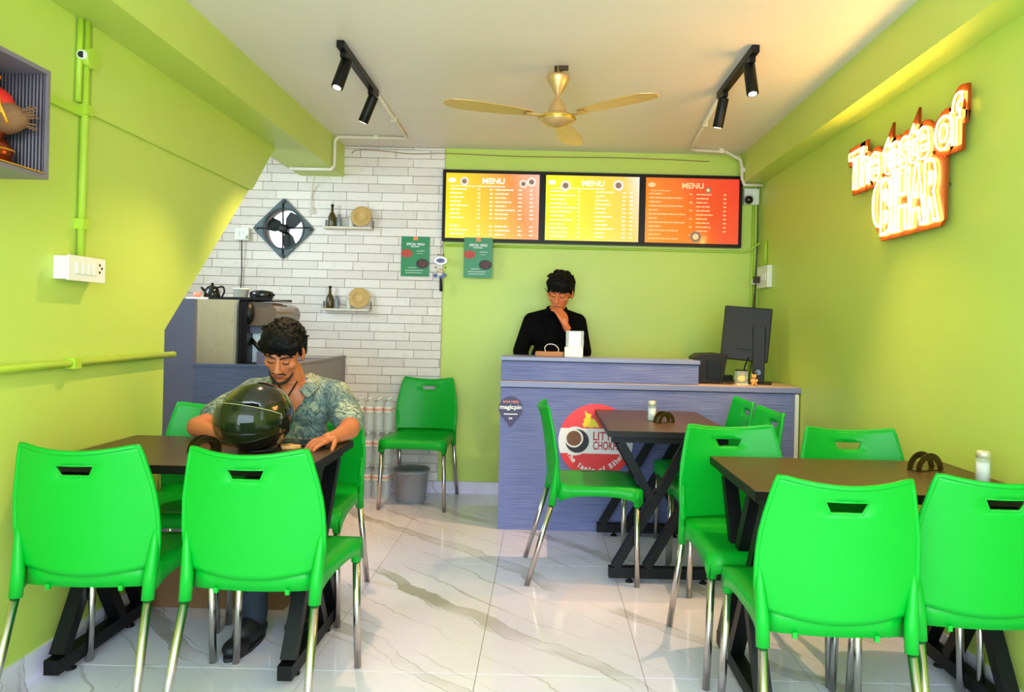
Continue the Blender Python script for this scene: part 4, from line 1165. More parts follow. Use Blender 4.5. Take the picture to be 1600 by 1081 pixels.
bm = bm_new(); prism(bm, [(-0.10, 0), (0.085, 0), (0.11, 0.165), (0.10, 0.185), (0.05, 0.195), (-0.06, 0.19), (-0.10, 0.165)], -0.08, 0.10, Matrix.Translation((0, 0.02, 0)) @ face_front(0, 0, 0)); o = obj('printer_body', bm, m_mon, t); bevel(o, 0.008)
B('paper_cover', -0.02, 0.07, -0.092, -0.08, 0.03, 0.15, m_blackplastic, t, 0.003)
t = thing('adaptor_box', 'small black adaptor box with wires beside the yellow figurine', 'box', (1.225, 4.80, WZ))
B('box_body', -0.035, 0.035, -0.025, 0.025, 0, 0.045, m_blackplastic, t, 0.004)
o = obj('cable', tube(bm_new(), smooth_pts([(1.17, 4.66, 0.916), (1.12, 4.58, 0.916), (1.18, 4.55, 0.916), (1.22, 4.62, 0.916), (1.22, 4.76, 0.92)]), 0.005, 6), m_cable); tag(o, 'thin wire lying in a loop on the counter worktop', 'cable')
t = thing('snow_globe', 'square glass case with a yellow ball inside on the counter', 'ornament', (1.262, 4.585, WZ))
B('glass_case', -0.035, 0.035, -0.03, 0.03, 0.008, 0.085, m_glass, t, 0.002)
B('case_base', -0.037, 0.037, -0.032, 0.032, 0, 0.008, M('pale_case_base', (214, 200, 170), 0.4), t)
B('case_lid', -0.032, 0.032, -0.028, 0.028, 0.085, 0.093, m_mon, t)
bm = bm_new(); ell(bm, (0, 0, 0.035), (0.027, 0.024, 0.025)); obj('yellow_ball', bm, M('yellow_ball', (240, 214, 30), 0.35), t)
bm = bm_new(); ell(bm, (0.006, 0, 0.067), (0.014, 0.014, 0.011)); obj('small_ball', bm, M('peach_ball', (226, 160, 90), 0.4), t)
t = thing('teddy_figurine', 'tiny tan teddy figurine in front of the monitor stand', 'figurine', (1.330, 4.545, WZ))
m_tan = M('tan_figurine', (214, 160, 92), 0.55)
bm = bm_new()
ell(bm, (0, 0, 0.022), (0.018, 0.015, 0.022)); ell(bm, (0, -0.003, 0.053), (0.015, 0.014, 0.014))
for s in (-1, 1):
    ell(bm, (s * 0.012, 0, 0.065), (0.006, 0.004, 0.006), n=10); ell(bm, (s * 0.018, -0.006, 0.028), (0.006, 0.007, 0.012), n=10); ell(bm, (s * 0.012, -0.014, 0.006), (0.008, 0.010, 0.006), n=10)
obj('figurine_body', bm, m_tan, t)
# things on the raised ledge
LZ = 1.060
t = thing('payment_stand', 'white payment card stand in a clear holder on the ledge', 'stand', (0.196, 4.55, LZ))
B('stand_base', -0.06, 0.055, -0.035, 0.035, 0, 0.062, m_white, t, 0.004)
bm = bm_new(); box(bm, -0.052, 0.06, -0.004, 0.004, 0.062, 0.165, Matrix.Rotation(math.radians(-4), 4, 'X')); obj('clear_holder', bm, m_glass, t)
bm = bm_new(); box(bm, -0.034, 0.04, -0.007, -0.0045, 0.064, 0.160, Matrix.Rotation(math.radians(-4), 4, 'X')); obj('card', bm, m_signwhite, t)
m_kraft = M('kraft_brown_paper', (176, 118, 72), 0.6)
t = thing('paper_bag', 'flat brown paper bag with a white loop handle on the ledge', 'bag', (0.048, 4.58, LZ))
B('bag_body', -0.095, 0.085, -0.05, 0.05, 0, 0.030, m_kraft, t, 0.004)
bm = bm_new(); tube(bm, smooth_pts([(-0.03, 0, 0.028), (-0.036, 0, 0.055), (-0.015, 0, 0.076), (0.025, 0, 0.074), (0.05, 0, 0.05), (0.05, 0, 0.028)]), 0.003, 6); obj('loop_handle', bm, m_whitemetal, t)

# ------------------------------------------------------------------ evil-eye hanging
m_blue = M('cobalt_blue_glass', (30, 40, 110), 0.2)
m_silver = M('silver_filigree', (214, 206, 214), 0.3, 0.5)
t = thing('eye_hanging', 'evil-eye wall hanging with blue charms and black tassel', 'ornament', (-0.766, YB - 0.062, 1.86))
bm = bm_new(); tube(bm, [(-0.002, 0, 0.0), (0, 0, -0.05), (0, 0, -0.105)], 0.002, 6); tube(bm, [(0.02, 0, 0.0), (0.004, 0, -0.05)], 0.002, 6); obj('chain', bm, m_cable, t)
mte = face_front(0, 0, -0.145)
bm = bm_new(); disc(bm, 0.046, 0, 0.006, mte @ Matrix.Diagonal((1, 0.62, 1, 1)), 28); e = obj('eye_frame', bm, m_silver, t)
bm = bm_new(); disc(bm, 0.033, 0.006, 0.008, mte @ Matrix.Diagonal((1, 0.55, 1, 1)), 24); obj('eye_blue', bm, M('grey_blue_enamel', (96, 90, 130), 0.3), e)
bm = bm_new(); disc(bm, 0.010, 0.008, 0.010, mte, 16); obj('pupil', bm, m_blue, e)
for px, pz in ((-0.018, -0.10), (0.018, -0.10), (-0.036, -0.195), (0.036, -0.195), (0.0, -0.21), (-0.02, -0.225), (0.02, -0.225)):
    bm = bm_new(); ell(bm, (px, 0, pz), (0.006, 0.006, 0.006), n=10); obj('bead', bm, m_copper if pz > -0.2 else m_goldcloth, t)
for px, pz in ((-0.036, -0.255), (0.030, -0.250), (0.006, -0.268)):
    bm = bm_new(); disc(bm, 0.018, -0.003, 0.003, face_front(px, 0, pz), 5); obj('charm', bm, m_blue, t)
bm = bm_new(); tube(bm, [(0.004, 0, -0.27), (0.004, 0, -0.30), (0.008, 0, -0.37)], [0.006, 0.010, 0.012], 10); obj('tassel', bm, M('navy_tassel', (22, 22, 44), 0.8), t)

# ------------------------------------------------------------------ water bottles and bucket
m_pet = M('clear_pet_plastic', (232, 242, 248), 0.05, alpha=0.26, coat=0.3)
m_label = NT('water_bottle_label')
_sp = m_label.n('ShaderNodeSeparateXYZ'); m_label.l(m_label.obj(), _sp.inputs[0])
_f = m_label.math('MULTIPLY', m_label.math('SUBTRACT', _sp.outputs[2], 0.129), 22.0)
m_label.l(m_label.ramp(_f, [(0.0, rgba((120, 190, 150))), (0.16, rgba((232, 228, 224))), (0.50, rgba((226, 160, 150))), (0.55, rgba((214, 130, 120))), (0.80, rgba((235, 230, 226)))]), m_label.b.inputs['Base Color'])
m_label = m_label.m
m_capw = M('white_bottle_cap', (222, 226, 226), 0.4)
def make_bottle():
    t = thing('water_bottle', 'clear plastic water bottle', 'bottle', group='stacked water bottles by the brick wall')
    prof = [(0, 0.004), (0.018, 0.0), (0.029, 0.004), (0.031, 0.02)]
    for k in range(5): prof += [(0.029, 0.035 + k * 0.022), (0.031, 0.046 + k * 0.022)]
    prof = [p for p in prof if p[1] < 0.125] + [(0.030, 0.128), (0.030, 0.176), (0.025, 0.194), (0.0135, 0.212), (0.0125, 0.228), (0, 0.228)]
    bm = bm_new(); lathe(bm, prof, 16); obj('bottle_body', bm, m_pet, t)
    bm = bm_new(); lathe(bm, [(0.0308, 0.130), (0.0308, 0.174)], 16); obj('bottle_label', bm, m_label, t)
    bm = bm_new(); lathe(bm, [(0, 0.220), (0.0148, 0.220), (0.0148, 0.236), (0, 0.236)], 14); obj('cap', bm, m_capw, t)
    return t
first = None
tier = ['bottom', 'middle', 'top']
brw = ['front', 'rear']
colw = ['leftmost', 'second', 'third', 'fourth', 'rightmost']
for lv in range(3):
    for rw in range(2):
        for cl_ in range(5):
            loc = (-1.362 + cl_ * 0.0665 + 0.004 * lv, 5.14 + rw * 0.066, lv * 0.240)
            lab = f'clear water bottle, {colw[cl_]} from the left in the {brw[rw]} row of the {tier[lv]} tier'
            if first is None:
                first = make_bottle(); first.location = loc; first['label'] = lab
            else: dup(first, loc, 0, lab)
m_card = M('thin_cardboard', (176, 150, 116), 0.8)
for lv in range(1, 3):
    o = B('divider_sheet', -1.395, -1.05 + 0.004 * lv, 5.108, 5.238, lv * 0.240 - 0.0035, lv * 0.240 - 0.0005, m_pet); tag(o, f'clear plastic sheet under the {tier[lv]} tier of water bottles', 'sheet')
m_bucket = M('grey_bucket_plastic', (150, 148, 156), 0.35)
t = thing('bucket', 'grey plastic bucket with lid under the chair by the back wall', 'bucket', (-0.905, 5.10, 0))
bm = bm_new(); lathe(bm, [(0, 0), (0.098, 0), (0.102, 0.006), (0.118, 0.205), (0.124, 0.207), (0.124, 0.222), (0.118, 0.222)], 36); obj('bucket_body', bm, m_bucket, t)
bm = bm_new(); lathe(bm, [(0, 0.238), (0.10, 0.236), (0.126, 0.230), (0.130, 0.222), (0.124, 0.220), (0, 0.222)], 36); obj('lid', bm, M('dark_grey_lid', (104, 104, 110), 0.35), t)
bm = bm_new(); tube(bm, smooth_pts([(-0.122, 0, 0.19), (-0.13, -0.05, 0.11), (-0.07, -0.12, 0.10), (-0.02, -0.128, 0.175), (0.02, -0.128, 0.20)]), 0.0035, 6); obj('handle', bm, m_steel, t)
m_carton = M('brown_cardboard', (120, 84, 50), 0.8)
t = thing('cardboard_carton', 'low brown cardboard carton on the floor under the chairs by the seated man', 'box', (0, 0, 0))
bm = bm_new(); prism(bm, [(-1.66, 0), (-1.09, 0), (-1.03, 0.06), (-1.06, 0.20), (-1.66, 0.20)], -0.02, 0.19, face_front(0, 3.30, 0)); o = obj('carton_body', bm, m_carton, t)
B('tape_strip', -1.40, -1.35, 3.14, 3.30, 0.20, 0.2015, m_kraft, t)

# ------------------------------------------------------------------ table-top things
m_chrome = M('polished_steel', (196, 186, 170), 0.12, 1.0)
m_wire = M('dark_bronze_wire', (92, 74, 40), 0.3, 0.8)
def napkin_holder(x, y, z, rz, label, mat, r=0.055):
    t = thing('napkin_holder', label, 'napkin holder', (x, y, z), rz, group='half-round napkin holders')
    for s in (-1, 1):
        bm = bm_new(); ringp = [(r * math.cos(a), r * math.sin(a)) for a in [PI * k / 20 for k in range(21)]]
        inner = [(r * 0.62 * math.cos(a), r * 0.62 * math.sin(a)) for a in [PI * k / 20 for k in range(20, -1, -1)]]
        m_ = Matrix.Translation((0, s * 0.02, 0.004)) @ face_front(0, 0, 0)
        a_ = [bm.verts.new(m_ @ Vector((px, py, 0))) for px, py in ringp]; b_ = [bm.verts.new(m_ @ Vector((px, py, 0))) for px, py in inner[::-1]]
        c_ = [bm.verts.new(m_ @ Vector((px, py, 0.003))) for px, py in ringp]; d_ = [bm.verts.new(m_ @ Vector((px, py, 0.003))) for px, py in inner[::-1]]
        for k in range(20):
            bm.faces.new((a_[k], a_[k + 1], b_[k + 1], b_[k])); bm.faces.new((c_[k], c_[k + 1], d_[k + 1], d_[k]))
            bm.faces.new((a_[k], a_[k + 1], c_[k + 1], c_[k])); bm.faces.new((b_[k], b_[k + 1], d_[k + 1], d_[k]))
        bm.faces.new((a_[0], b_[0], d_[0], c_[0])); bm.faces.new((a_[20], b_[20], d_[20], c_[20]))
        obj('side_arch', bm, mat, t)
    B('base', -r, r, -0.022, 0.022, 0, 0.004, mat, t)
    return t
napkin_holder(0.655, 3.86, 0.75, 0.5, 'bronze napkin holder on the middle table next to a salt shaker', m_wire)
napkin_holder(1.415, 2.66, 0.75, math.radians(18), 'bronze napkin holder on the right foreground table', m_wire, 0.062)
napkin_holder(-1.255, 2.70, 0.75, 0.9, 'bronze napkin holder on the left table beside the helmet', m_wire)
m_salt = M('white_salt', (240, 238, 236), 0.7)
m_metalcap = M('pale_gold_cap', (226, 214, 186), 0.3, 0.4)
def shaker(x, y, z, label, k=1.0):
    t = thing('salt_shaker', label, 'salt shaker', (x, y, z), group='glass salt shakers')
    bm = bm_new(); lathe(bm, [(0, 0), (0.022 * k, 0), (0.0235 * k, 0.004), (0.0235 * k, 0.074 * k), (0.020 * k, 0.082 * k), (0.020 * k, 0.086 * k), (0, 0.086 * k)], 24); obj('glass_body', bm, m_glass, t)
    bm = bm_new(); lathe(bm, [(0, 0.003), (0.020 * k, 0.003), (0.0205 * k, 0.065 * k), (0, 0.068 * k)], 20); obj('salt', bm, m_salt, t)
    bm = bm_new(); lathe(bm, [(0.0215 * k, 0.082 * k), (0.0225 * k, 0.083 * k), (0.0225 * k, 0.10 * k), (0.018 * k, 0.106 * k), (0, 0.107 * k)], 24); obj('cap', bm, m_metalcap, t)
shaker(0.600, 3.93, 0.75, 'glass salt shaker on the middle table')
shaker(1.512, 2.47, 0.75, 'glass salt shaker on the right foreground table near the wall')

# helmet
m_helm = M('glossy_black_helmet', (20, 22, 22), 0.12, coat=0.8)
t = thing('motorcycle_helmet', 'glossy black motorcycle helmet with smoked visor on the left table', 'helmet', (-1.075, 2.735, 0.75), rz=math.radians(-20))
bm = bm_new()
N1, N2 = 36, 22
rows_ = []
for j in range(N2 + 1):
    th = PI * 0.84 * j / N2
    row = []
    for i in range(N1):
        ph = 2 * PI * i / N1
        r_ = 1.0
        x = 0.122 * math.sin(th) * math.cos(ph); y = 0.150 * math.sin(th) * math.sin(ph); z = 0.128 + 0.132 * math.cos(th)
        if z < 0.06: x *= 0.97; y *= 0.97
        row.append(bm.verts.new((x, y, max(z, 0.003))))
    rows_.append(row)
for j in range(N2):
    for i in range(N1):
        k = (i + 1) % N1
        ph = 2 * PI * (i + 0.5) / N1; th = PI * 0.84 * (j + 0.5) / N2
        if 1.02 < th < 1.95 and -2.45 < (ph - 2 * PI if ph > PI else ph) < -0.7: continue      # face opening
        try: f = bm.faces.new((rows_[j][i], rows_[j][k], rows_[j + 1][k], rows_[j + 1][i])); f.smooth = True
        except ValueError: pass
bmesh.ops.remove_doubles(bm, verts=bm.verts, dist=0.0004)
o = obj('shell', bm, m_helm, t)
md = o.modifiers.new('s', 'SOLIDIFY'); md.thickness = 0.006; md.offset = -1; bake(o)
bm = bm_new(); ell(bm, (0, 0.005, 0.125), (0.098, 0.122, 0.105), n=24); obj('padding', bm, M('dark_helmet_lining', (26, 24, 26), 0.9), t)
bm = bm_new(); gv = []
def visor_pt(f, ph, k=1.0):
    side = ((ph + PI / 2) / (PI * 0.45)) ** 2
    th = (1.02 + 0.34 * side) * (1 - f) + (2.18 - 0.30 * side) * f
    return Vector((0.139 * k * math.sin(th) * math.cos(ph), 0.172 * k * math.sin(th) * math.sin(ph), 0.122 + 0.134 * math.cos(th)))
phs = [-PI / 2 + PI * 0.45 * (-1 + 2 * i / 24) for i in range(25)]
for j in range(13):
    gv.append([bm.verts.new(visor_pt(j / 12, ph)) for ph in phs])
for j in range(12):
    for i in range(24):
        f = bm.faces.new((gv[j][i], gv[j][i + 1], gv[j + 1][i + 1], gv[j + 1][i])); f.smooth = True
o = obj('visor', bm, m_smoke, t)
md = o.modifiers.new('s', 'SOLIDIFY'); md.thickness = 0.0025; bake(o)
bm = bm_new(); tube(bm, [visor_pt(1, phs[0]), visor_pt(0.5, phs[0])] + [visor_pt(0, ph, 1.003) for ph in phs] + [visor_pt(0.5, phs[-1]), visor_pt(1, phs[-1])], 0.0016, 6); obj('visor_edge', bm, M('pale_visor_edge', (176, 168, 120), 0.2), t)
for s in (-1, 1):
    bm = bm_new(); cyl(bm, (s * 0.118, -0.012, 0.115), (s * 0.143, -0.012, 0.115), 0.026, 0.022, 20); obj('visor_pivot', bm, m_blackplastic, t)
bm = bm_new(); tube(bm, smooth_pts([(-0.10, 0.03, 0.012), (-0.05, -0.03, 0.008), (0.03, -0.05, 0.006), (0.10, 0.02, 0.012)]), 0.006, 6); obj('chin_strap', bm, m_blackplastic, t)
# dark tray / tablet and snack before the seated man
t = thing('tablet', 'dark flat tablet on the left table in front of the seated man', 'tablet', (-0.945, 2.90, 0.75), rz=0.1)
B('tablet_body', -0.09, 0.09, -0.065, 0.065, 0, 0.009, m_blackplastic, t, 0.003)
B('tablet_screen', -0.083, 0.083, -0.058, 0.058, 0.009, 0.0095, m_blackgloss, t)
bm = bm_new(); n_ = 18
pl = [((0.036 + 0.008 * math.sin(5 * a)) * math.cos(a), (0.028 + 0.006 * math.cos(3 * a)) * math.sin(a)) for a in [2 * PI * k / n_ for k in range(n_)]]
prism(bm, pl, 0, 0.014, Matrix.Identity(4)); o = obj('snack', bm, M('golden_pastry', (226, 170, 100), 0.5, var=0.3, nscale=40)); o.location = (-0.97, 2.80, 0.75); bevel(o, 0.004); tag(o, 'small golden snack on the left table right of the helmet', 'food')

# ------------------------------------------------------------------ people
def remesh(o, vox, smooth=2, mat=None):
    md = o.modifiers.new('r', 'REMESH'); md.mode = 'VOXEL'; md.voxel_size = vox; md.use_smooth_shade = True
    if smooth:
        ms = o.modifiers.new('s', 'SMOOTH'); ms.factor = 0.5; ms.iterations = smooth
    bake(o)
    if mat is not None:
        o.data.materials.clear(); o.data.materials.append(mat)
    for p in o.data.polygons: p.use_smooth = True
    return o

def skin_mat(name, c1, c2):
    n = NT(name); nz = n.noise(n.obj(), 25, 4)
    n.l(n.mix(nz.outputs[0], rgba(c1), rgba(c2)), n.b.inputs['Base Color'])
    n.b.inputs['Roughness'].default_value = 0.45
    n.b.inputs['Subsurface Weight'].default_value = 0.05
    n.b.inputs['Subsurface Radius'].default_value = (0.02, 0.008, 0.005)
    return n.m
m_hair = M('black_hair', (7, 5, 6), 0.6, var=0.3, nscale=80, bump=0.5, bscale=160, spec=0.15)
m_brow = M('dark_brow', (30, 18, 16), 0.7)
m_lip = M('lip', (150, 72, 60), 0.4)
m_eye = M('eye_white', (225, 215, 205), 0.3)

def head_shapes(bm, T):
    def _e(c, r):
        sphere(bm, T @ Matrix.Translation(c) @ Matrix.Diagonal((r[0], r[1], r[2], 1)), 20, 14)
    _e((0, 0.012, 0.028), (0.076, 0.094, 0.086))
    _e((0, -0.022, -0.030), (0.062, 0.066, 0.072))
    _e((0, -0.040, -0.070), (0.046, 0.046, 0.040))
    _e((0, -0.066, -0.096), (0.022, 0.020, 0.017))
    for s in (-1, 1):
        _e((s * 0.040, -0.052, -0.022), (0.026, 0.026, 0.022))
        _e((s * 0.031, -0.075, 0.024), (0.026, 0.014, 0.009))
        _e((s * 0.031, -0.074, 0.003), (0.015, 0.012, 0.011))
        _e((s * 0.078, 0.012, -0.010), (0.010, 0.020, 0.032))
        _e((s * 0.012, -0.100, -0.036), (0.009, 0.010, 0.008))
    for k in range(6):
        f = k / 5
        _e((0, -0.082 - 0.026 * f, 0.010 - 0.042 * f), (0.009 + 0.005 * f, 0.013, 0.011))
    _e((0, -0.085, -0.061), (0.024, 0.010, 0.006)); _e((0, -0.083, -0.072), (0.020, 0.010, 0.007))

def face_parts(parent, T, moustache=True):
    for s in (-1, 1):
        bm = bm_new(); tube(bm, [T @ Vector(p) for p in ((s * 0.010, -0.090, 0.022), (s * 0.028, -0.0915, 0.030), (s * 0.048, -0.080, 0.028), (s * 0.058, -0.068, 0.020))], [0.003, 0.0045, 0.004, 0.002], 6); obj('eyebrow', bm, m_brow, parent)
        bm = bm_new(); tube(bm, [T @ Vector(p) for p in ((s * 0.017, -0.0845, -0.001), (s * 0.031, -0.0870, -0.004), (s * 0.045, -0.0800, -0.001))], 0.0022, 6); obj('eyelash', bm, m_brow, parent)
    bm = bm_new(); tube(bm, [T @ Vector(p) for p in ((-0.024, -0.082, -0.066), (-0.010, -0.094, -0.063), (0, -0.0935, -0.0655), (0.010, -0.094, -0.063), (0.024, -0.082, -0.066))], [0.002, 0.0045, 0.005, 0.0045, 0.002], 8); obj('lips', bm, m_lip, parent)
    if moustache:
        bm = bm_new(); tube(bm, [T @ Vector(p) for p in ((-0.030, -0.077, -0.062), (-0.018, -0.090, -0.052), (0, -0.096, -0.049), (0.018, -0.090, -0.052), (0.030, -0.077, -0.062))], [0.002, 0.004, 0.0045, 0.004, 0.002], 6); obj('moustache', bm, m_brow, parent)

def hair(parent, T, seed, fringe=0.055, vol=1.0):
    bm = bm_new()
    rg = random.Random(seed)
    def _e(c, r):
        sphere(bm, T @ Matrix.Translation(c) @ Matrix.Diagonal((r[0], r[1], r[2], 1)), 18, 12)
    _e((0, 0.028, 0.055), (0.087 * vol, 0.100 * vol, 0.080 * vol))
    _e((0, 0.065, 0.005), (0.080, 0.058, 0.075))
    _e((0, -0.022, 0.074), (0.080 * vol, 0.078, 0.060 * vol))
    for k in range(150):
        a = rg.uniform(0, 2 * PI); el = rg.uniform(0.1, 1.5)
        d = Vector((math.cos(a) * math.cos(el), math.sin(a) * math.cos(el), math.sin(el)))
        if d.y < -0.3 and d.z < 0.35: continue
        c = Vector((0, 0.018, 0.058)) + Vector((d.x * 0.083 * vol, d.y * 0.098 * vol, d.z * 0.078 * vol))
        tg = Vector((rg.uniform(-1, 1), -0.6 + rg.uniform(-0.5, 0.5), rg.uniform(-0.2, 0.5))).normalized() * 0.022
        limb(bm, T @ c, T @ (c + tg), rg.uniform(0.006, 0.009), 0.004, 6)
    for k in range(120):                                    # locks combed over the front
        a = rg.uniform(-PI, 0); el = rg.uniform(0.05, 1.4)
        d = Vector((math.cos(a) * math.cos(el), math.sin(a) * math.cos(el), math.sin(el)))
        c = Vector((0, -0.022, 0.074)) + Vector((d.x * 0.079 * vol, d.y * 0.077, d.z * 0.059 * vol))
        tg = Vector((0.010 * rg.uniform(-1, 1) + 0.006, -0.012 * d.z, -0.020 * (1 - d.z) - 0.004))
        limb(bm, T @ c, T @ (c + tg), rg.uniform(0.0045, 0.0075), 0.003, 6)
    for k in range(17):                                     # fringe locks
        u = -0.070 + 0.140 * k / 16
        base = Vector((u, -0.068 - 0.020 * (1 - (u / 0.07) ** 2), 0.080)); tip = base + Vector((rg.uniform(-0.010, 0.010), -0.006, -(0.080 - fringe) - rg.uniform(0.0, 0.016)))
        p, q = T @ base, T @ tip
        limb(bm, p, q, 0.014, 0.005, 8)
    for s in (-1, 1):
        limb(bm, T @ Vector((s * 0.070, -0.02, 0.06)), T @ Vector((s * 0.076, -0.015, 0.005)), 0.016, 0.008, 8)
        limb(bm, T @ Vector((s * 0.070, 0.05, 0.05)), T @ Vector((s * 0.068, 0.06, -0.03)), 0.022, 0.016, 8)
    o = obj('hair', bm, m_hair, parent)
    return remesh(o, 0.004, 1, m_hair)

def hand(bm, wrist, d, n, s, curl, scale=1.0, spread=0.12, thumb_in=0.4):
    """palm from wrist along d, palm normal n (towards the palm side), s=+1/-1 side of the thumb"""
    d = Vector(d).normalized(); n = Vector(n); n = (n - d * n.dot(d)).normalized(); x = d.cross(n) * s
    w = Vector(wrist); k = scale
    limb(bm, w, w + d * 0.03 * k, 0.024 * k, 0.026 * k, 12)
    for f in (-1, -0.33, 0.33, 1):
        limb(bm, w + d * 0.018 * k + x * 0.014 * f * k, w + d * 0.082 * k + x * 0.030 * f * k, 0.0145 * k, 0.0115 * k, 10)
    lens = (0.062, 0.074, 0.078, 0.070)
    for i, f in enumerate((-1, -0.33, 0.33, 1)):
        p = w + d * 0.084 * k + x * 0.030 * f * k
        dirv = (d + x * f * spread).normalized()
        cu = curl[i] if isinstance(curl, (list, tuple)) else curl
        r = 0.0100 * k
        for seg, fr in enumerate((0.45, 0.30, 0.25)):
            a = cu * (0.7 if seg == 0 else 1.0)
            dirv = (dirv * math.cos(a) + n * math.sin(a)).normalized()
            n2 = n
            q = p + dirv * lens[i] * fr * k
            limb(bm, p, q, r, r * 0.90, 8); p = q; r *= 0.90
    p = w + d * 0.022 * k + x * 0.028 * k
    dirv = (d * 0.75 + x * 0.65 + n * thumb_in).normalized(); r = 0.0125 * k
    for fr in (0.036, 0.030, 0.024):
        q = p + dirv * fr * k; limb(bm, p, q, r, r * 0.9, 8); p = q; r *= 0.9
        dirv = (dirv + n * 0.15 - x * 0.18).normalized()

def headT(c, pitch, yaw, roll, scale=1.0):
    """face looks along -Y by default; pitch>0 looks down, yaw>0 turns to +X"""
    return Matrix.Translation(c) @ Matrix.Rotation(yaw, 4, 'Z') @ Matrix.Rotation(roll, 4, 'Y') @ Matrix.Rotation(pitch, 4, 'X') @ Matrix.Scale(scale, 4)

# --- seated man in a leaf-print shirt
m_skin1 = skin_mat('warm_brown_skin', (188, 104, 66), (206, 122, 80))
t = thing('person', 'man in a leaf-print shirt seated at the left table, head bowed', 'person', (-1.09, 3.2, 0.0))
O1 = Vector((-1.09, 3.2, 0.0))
P = lambda x, y, z: Vector((x, y, z)) - O1
T1 = headT(P(-1.108, 3.09, 1.110), math.radians(30), math.radians(6), math.radians(4), 1.0)
bm = bm_new()
head_shapes(bm, T1)
limb(bm, P(-1.105, 3.165, 1.03), P(-1.10, 3.205, 0.955), 0.052, 0.058)
chain(bm, [(P(-1.10, 3.215, 0.93), 0.085), (P(-1.095, 3.255, 0.80), 0.11), (P(-1.09, 3.28, 0.60), 0.12)])
limb(bm, P(-1.24, 3.215, 0.915), P(-0.96, 3.215, 0.915), 0.055, 0.055)
ell(bm, P(-1.10, 3.150, 0.905), (0.085, 0.035, 0.08))
# arms
chain(bm, [(P(-0.915, 3.215, 0.915), 0.050), (P(-0.825, 3.12, 0.805), 0.044), (P(-0.800, 3.02, 0.797), 0.042), (P(-0.815, 2.92, 0.786), 0.030), (P(-0.825, 2.885, 0.785), 0.026)])
hand(bm, P(-0.827, 2.88, 0.786), (-0.34, -0.72, -0.10), (0, -0.05, -1), 1, [0.55, 0.55, 0.5, 0.12], 0.98, 0.10, 0.1)
chain(bm, [(P(-1.28, 3.215, 0.915), 0.050), (P(-1.40, 3.10, 0.81), 0.044), (P(-1.42, 2.99, 0.797), 0.042), (P(-1.33, 2.925, 0.786), 0.030), (P(-1.31, 2.915, 0.785), 0.026)])
hand(bm, P(-1.305, 2.913, 0.786), (0.86, -0.10, -0.08), (0, 0, -1), 1, 0.35, 0.98)
# legs
for kx, ky, ax, ay in ((-1.145, 2.86, -1.098, 2.80), (-0.985, 2.88, -0.965, 2.99)):
    chain(bm, [(P(-1.10 + (0.06 if kx > -1.05 else -0.06), 3.24, 0.56), 0.085), (P(kx, ky, 0.545), 0.055), (P(ax, ay, 0.10), 0.036), (P(ax, ay - 0.06, 0.045), 0.03)])
body = obj('body', bm, m_skin1, t); remesh(body, 0.0045, 3, m_skin1)
hair(t, T1, 4, 0.052, 1.02)
face_parts(t, T1, True)
bm = bm_new(); tube(bm, [T1 @ Vector(p) for p in ((-0.050, -0.045, -0.075), (-0.030, -0.075, -0.098), (0, -0.087, -0.107), (0.030, -0.075, -0.098), (0.050, -0.045, -0.075))], [0.003, 0.006, 0.008, 0.006, 0.003], 8); obj('beard', bm, m_brow, t)
# shirt
sh = NT('leaf_print_cotton')
_p = sh.obj(); _nz = sh.noise(_p, 7, 3)
_sub = sh.n('ShaderNodeVectorMath', operation='SCALE'); sh.l(_nz.outputs['Color'], _sub.inputs[0]); _sub.inputs['Scale'].default_value = 0.22
_add = sh.n('ShaderNodeVectorMath', operation='ADD'); sh.l(_p, _add.inputs[0]); sh.l(_sub.outputs[0], _add.inputs[1])
_w = sh.n('ShaderNodeTexVoronoi', feature='DISTANCE_TO_EDGE'); sh.l(_add.outputs[0], _w.inputs['Vector']); _w.inputs['Scale'].default_value = 30
_w2 = sh.n('ShaderNodeTexWave', wave_type='BANDS', bands_direction='DIAGONAL'); sh.l(_add.outputs[0], _w2.inputs['Vector']); _w2.inputs['Scale'].default_value = 17; _w2.inputs['Distortion'].default_value = 9; _w2.inputs['Detail'].default_value = 2
_n3 = sh.noise(_p, 9, 2)
_base = sh.mix(sh.ramp(_n3.outputs[0], [(0.42, (0, 0, 0)), (0.6, (1, 1, 1))]), rgba((106, 128, 126)), rgba((178, 178, 148)))
_l1 = sh.ramp(_w.outputs[0], [(0.0, (1, 1, 1)), (0.07, (0, 0, 0))])
_l2 = sh.ramp(_w2.outputs[0], [(0.0, (1, 1, 1)), (0.28, (0, 0, 0))])
_c = sh.mix(sh.math('MULTIPLY', _l2, 0.75), _base, rgba((50, 70, 84)))
_c2 = sh.mix(sh.math('MULTIPLY', _l1, 0.8), _c, rgba((38, 56, 70)))
sh.l(_c2, sh.b.inputs['Base Color']); sh.b.inputs['Roughness'].default_value = 0.8
m_shirt = sh.m
bm = bm_new()
chain(bm, [(P(-1.10, 3.235, 0.905), 0.10), (P(-1.095, 3.25, 0.80), 0.128), (P(-1.09, 3.265, 0.66), 0.130), (P(-1.09, 3.265, 0.53), 0.138)])
for s in (-1, 1):
    ell(bm, P(-1.095 + s * 0.075, 3.20, 0.86), (0.095, 0.085, 0.10)); ell(bm, P(-1.095 + s * 0.07, 3.20, 0.70), (0.095, 0.10, 0.12)); ell(bm, P(-1.095 + s * 0.07, 3.22, 0.57), (0.11, 0.11, 0.10))
    limb(bm, P(-1.095 + s * 0.06, 3.225, 0.968), P(-1.095 + s * 0.175, 3.22, 0.922), 0.045, 0.064)
chain(bm, [(P(-0.915, 3.215, 0.915), 0.068), (P(-0.855, 3.15, 0.855), 0.070), (P(-0.832, 3.125, 0.822), 0.070)])
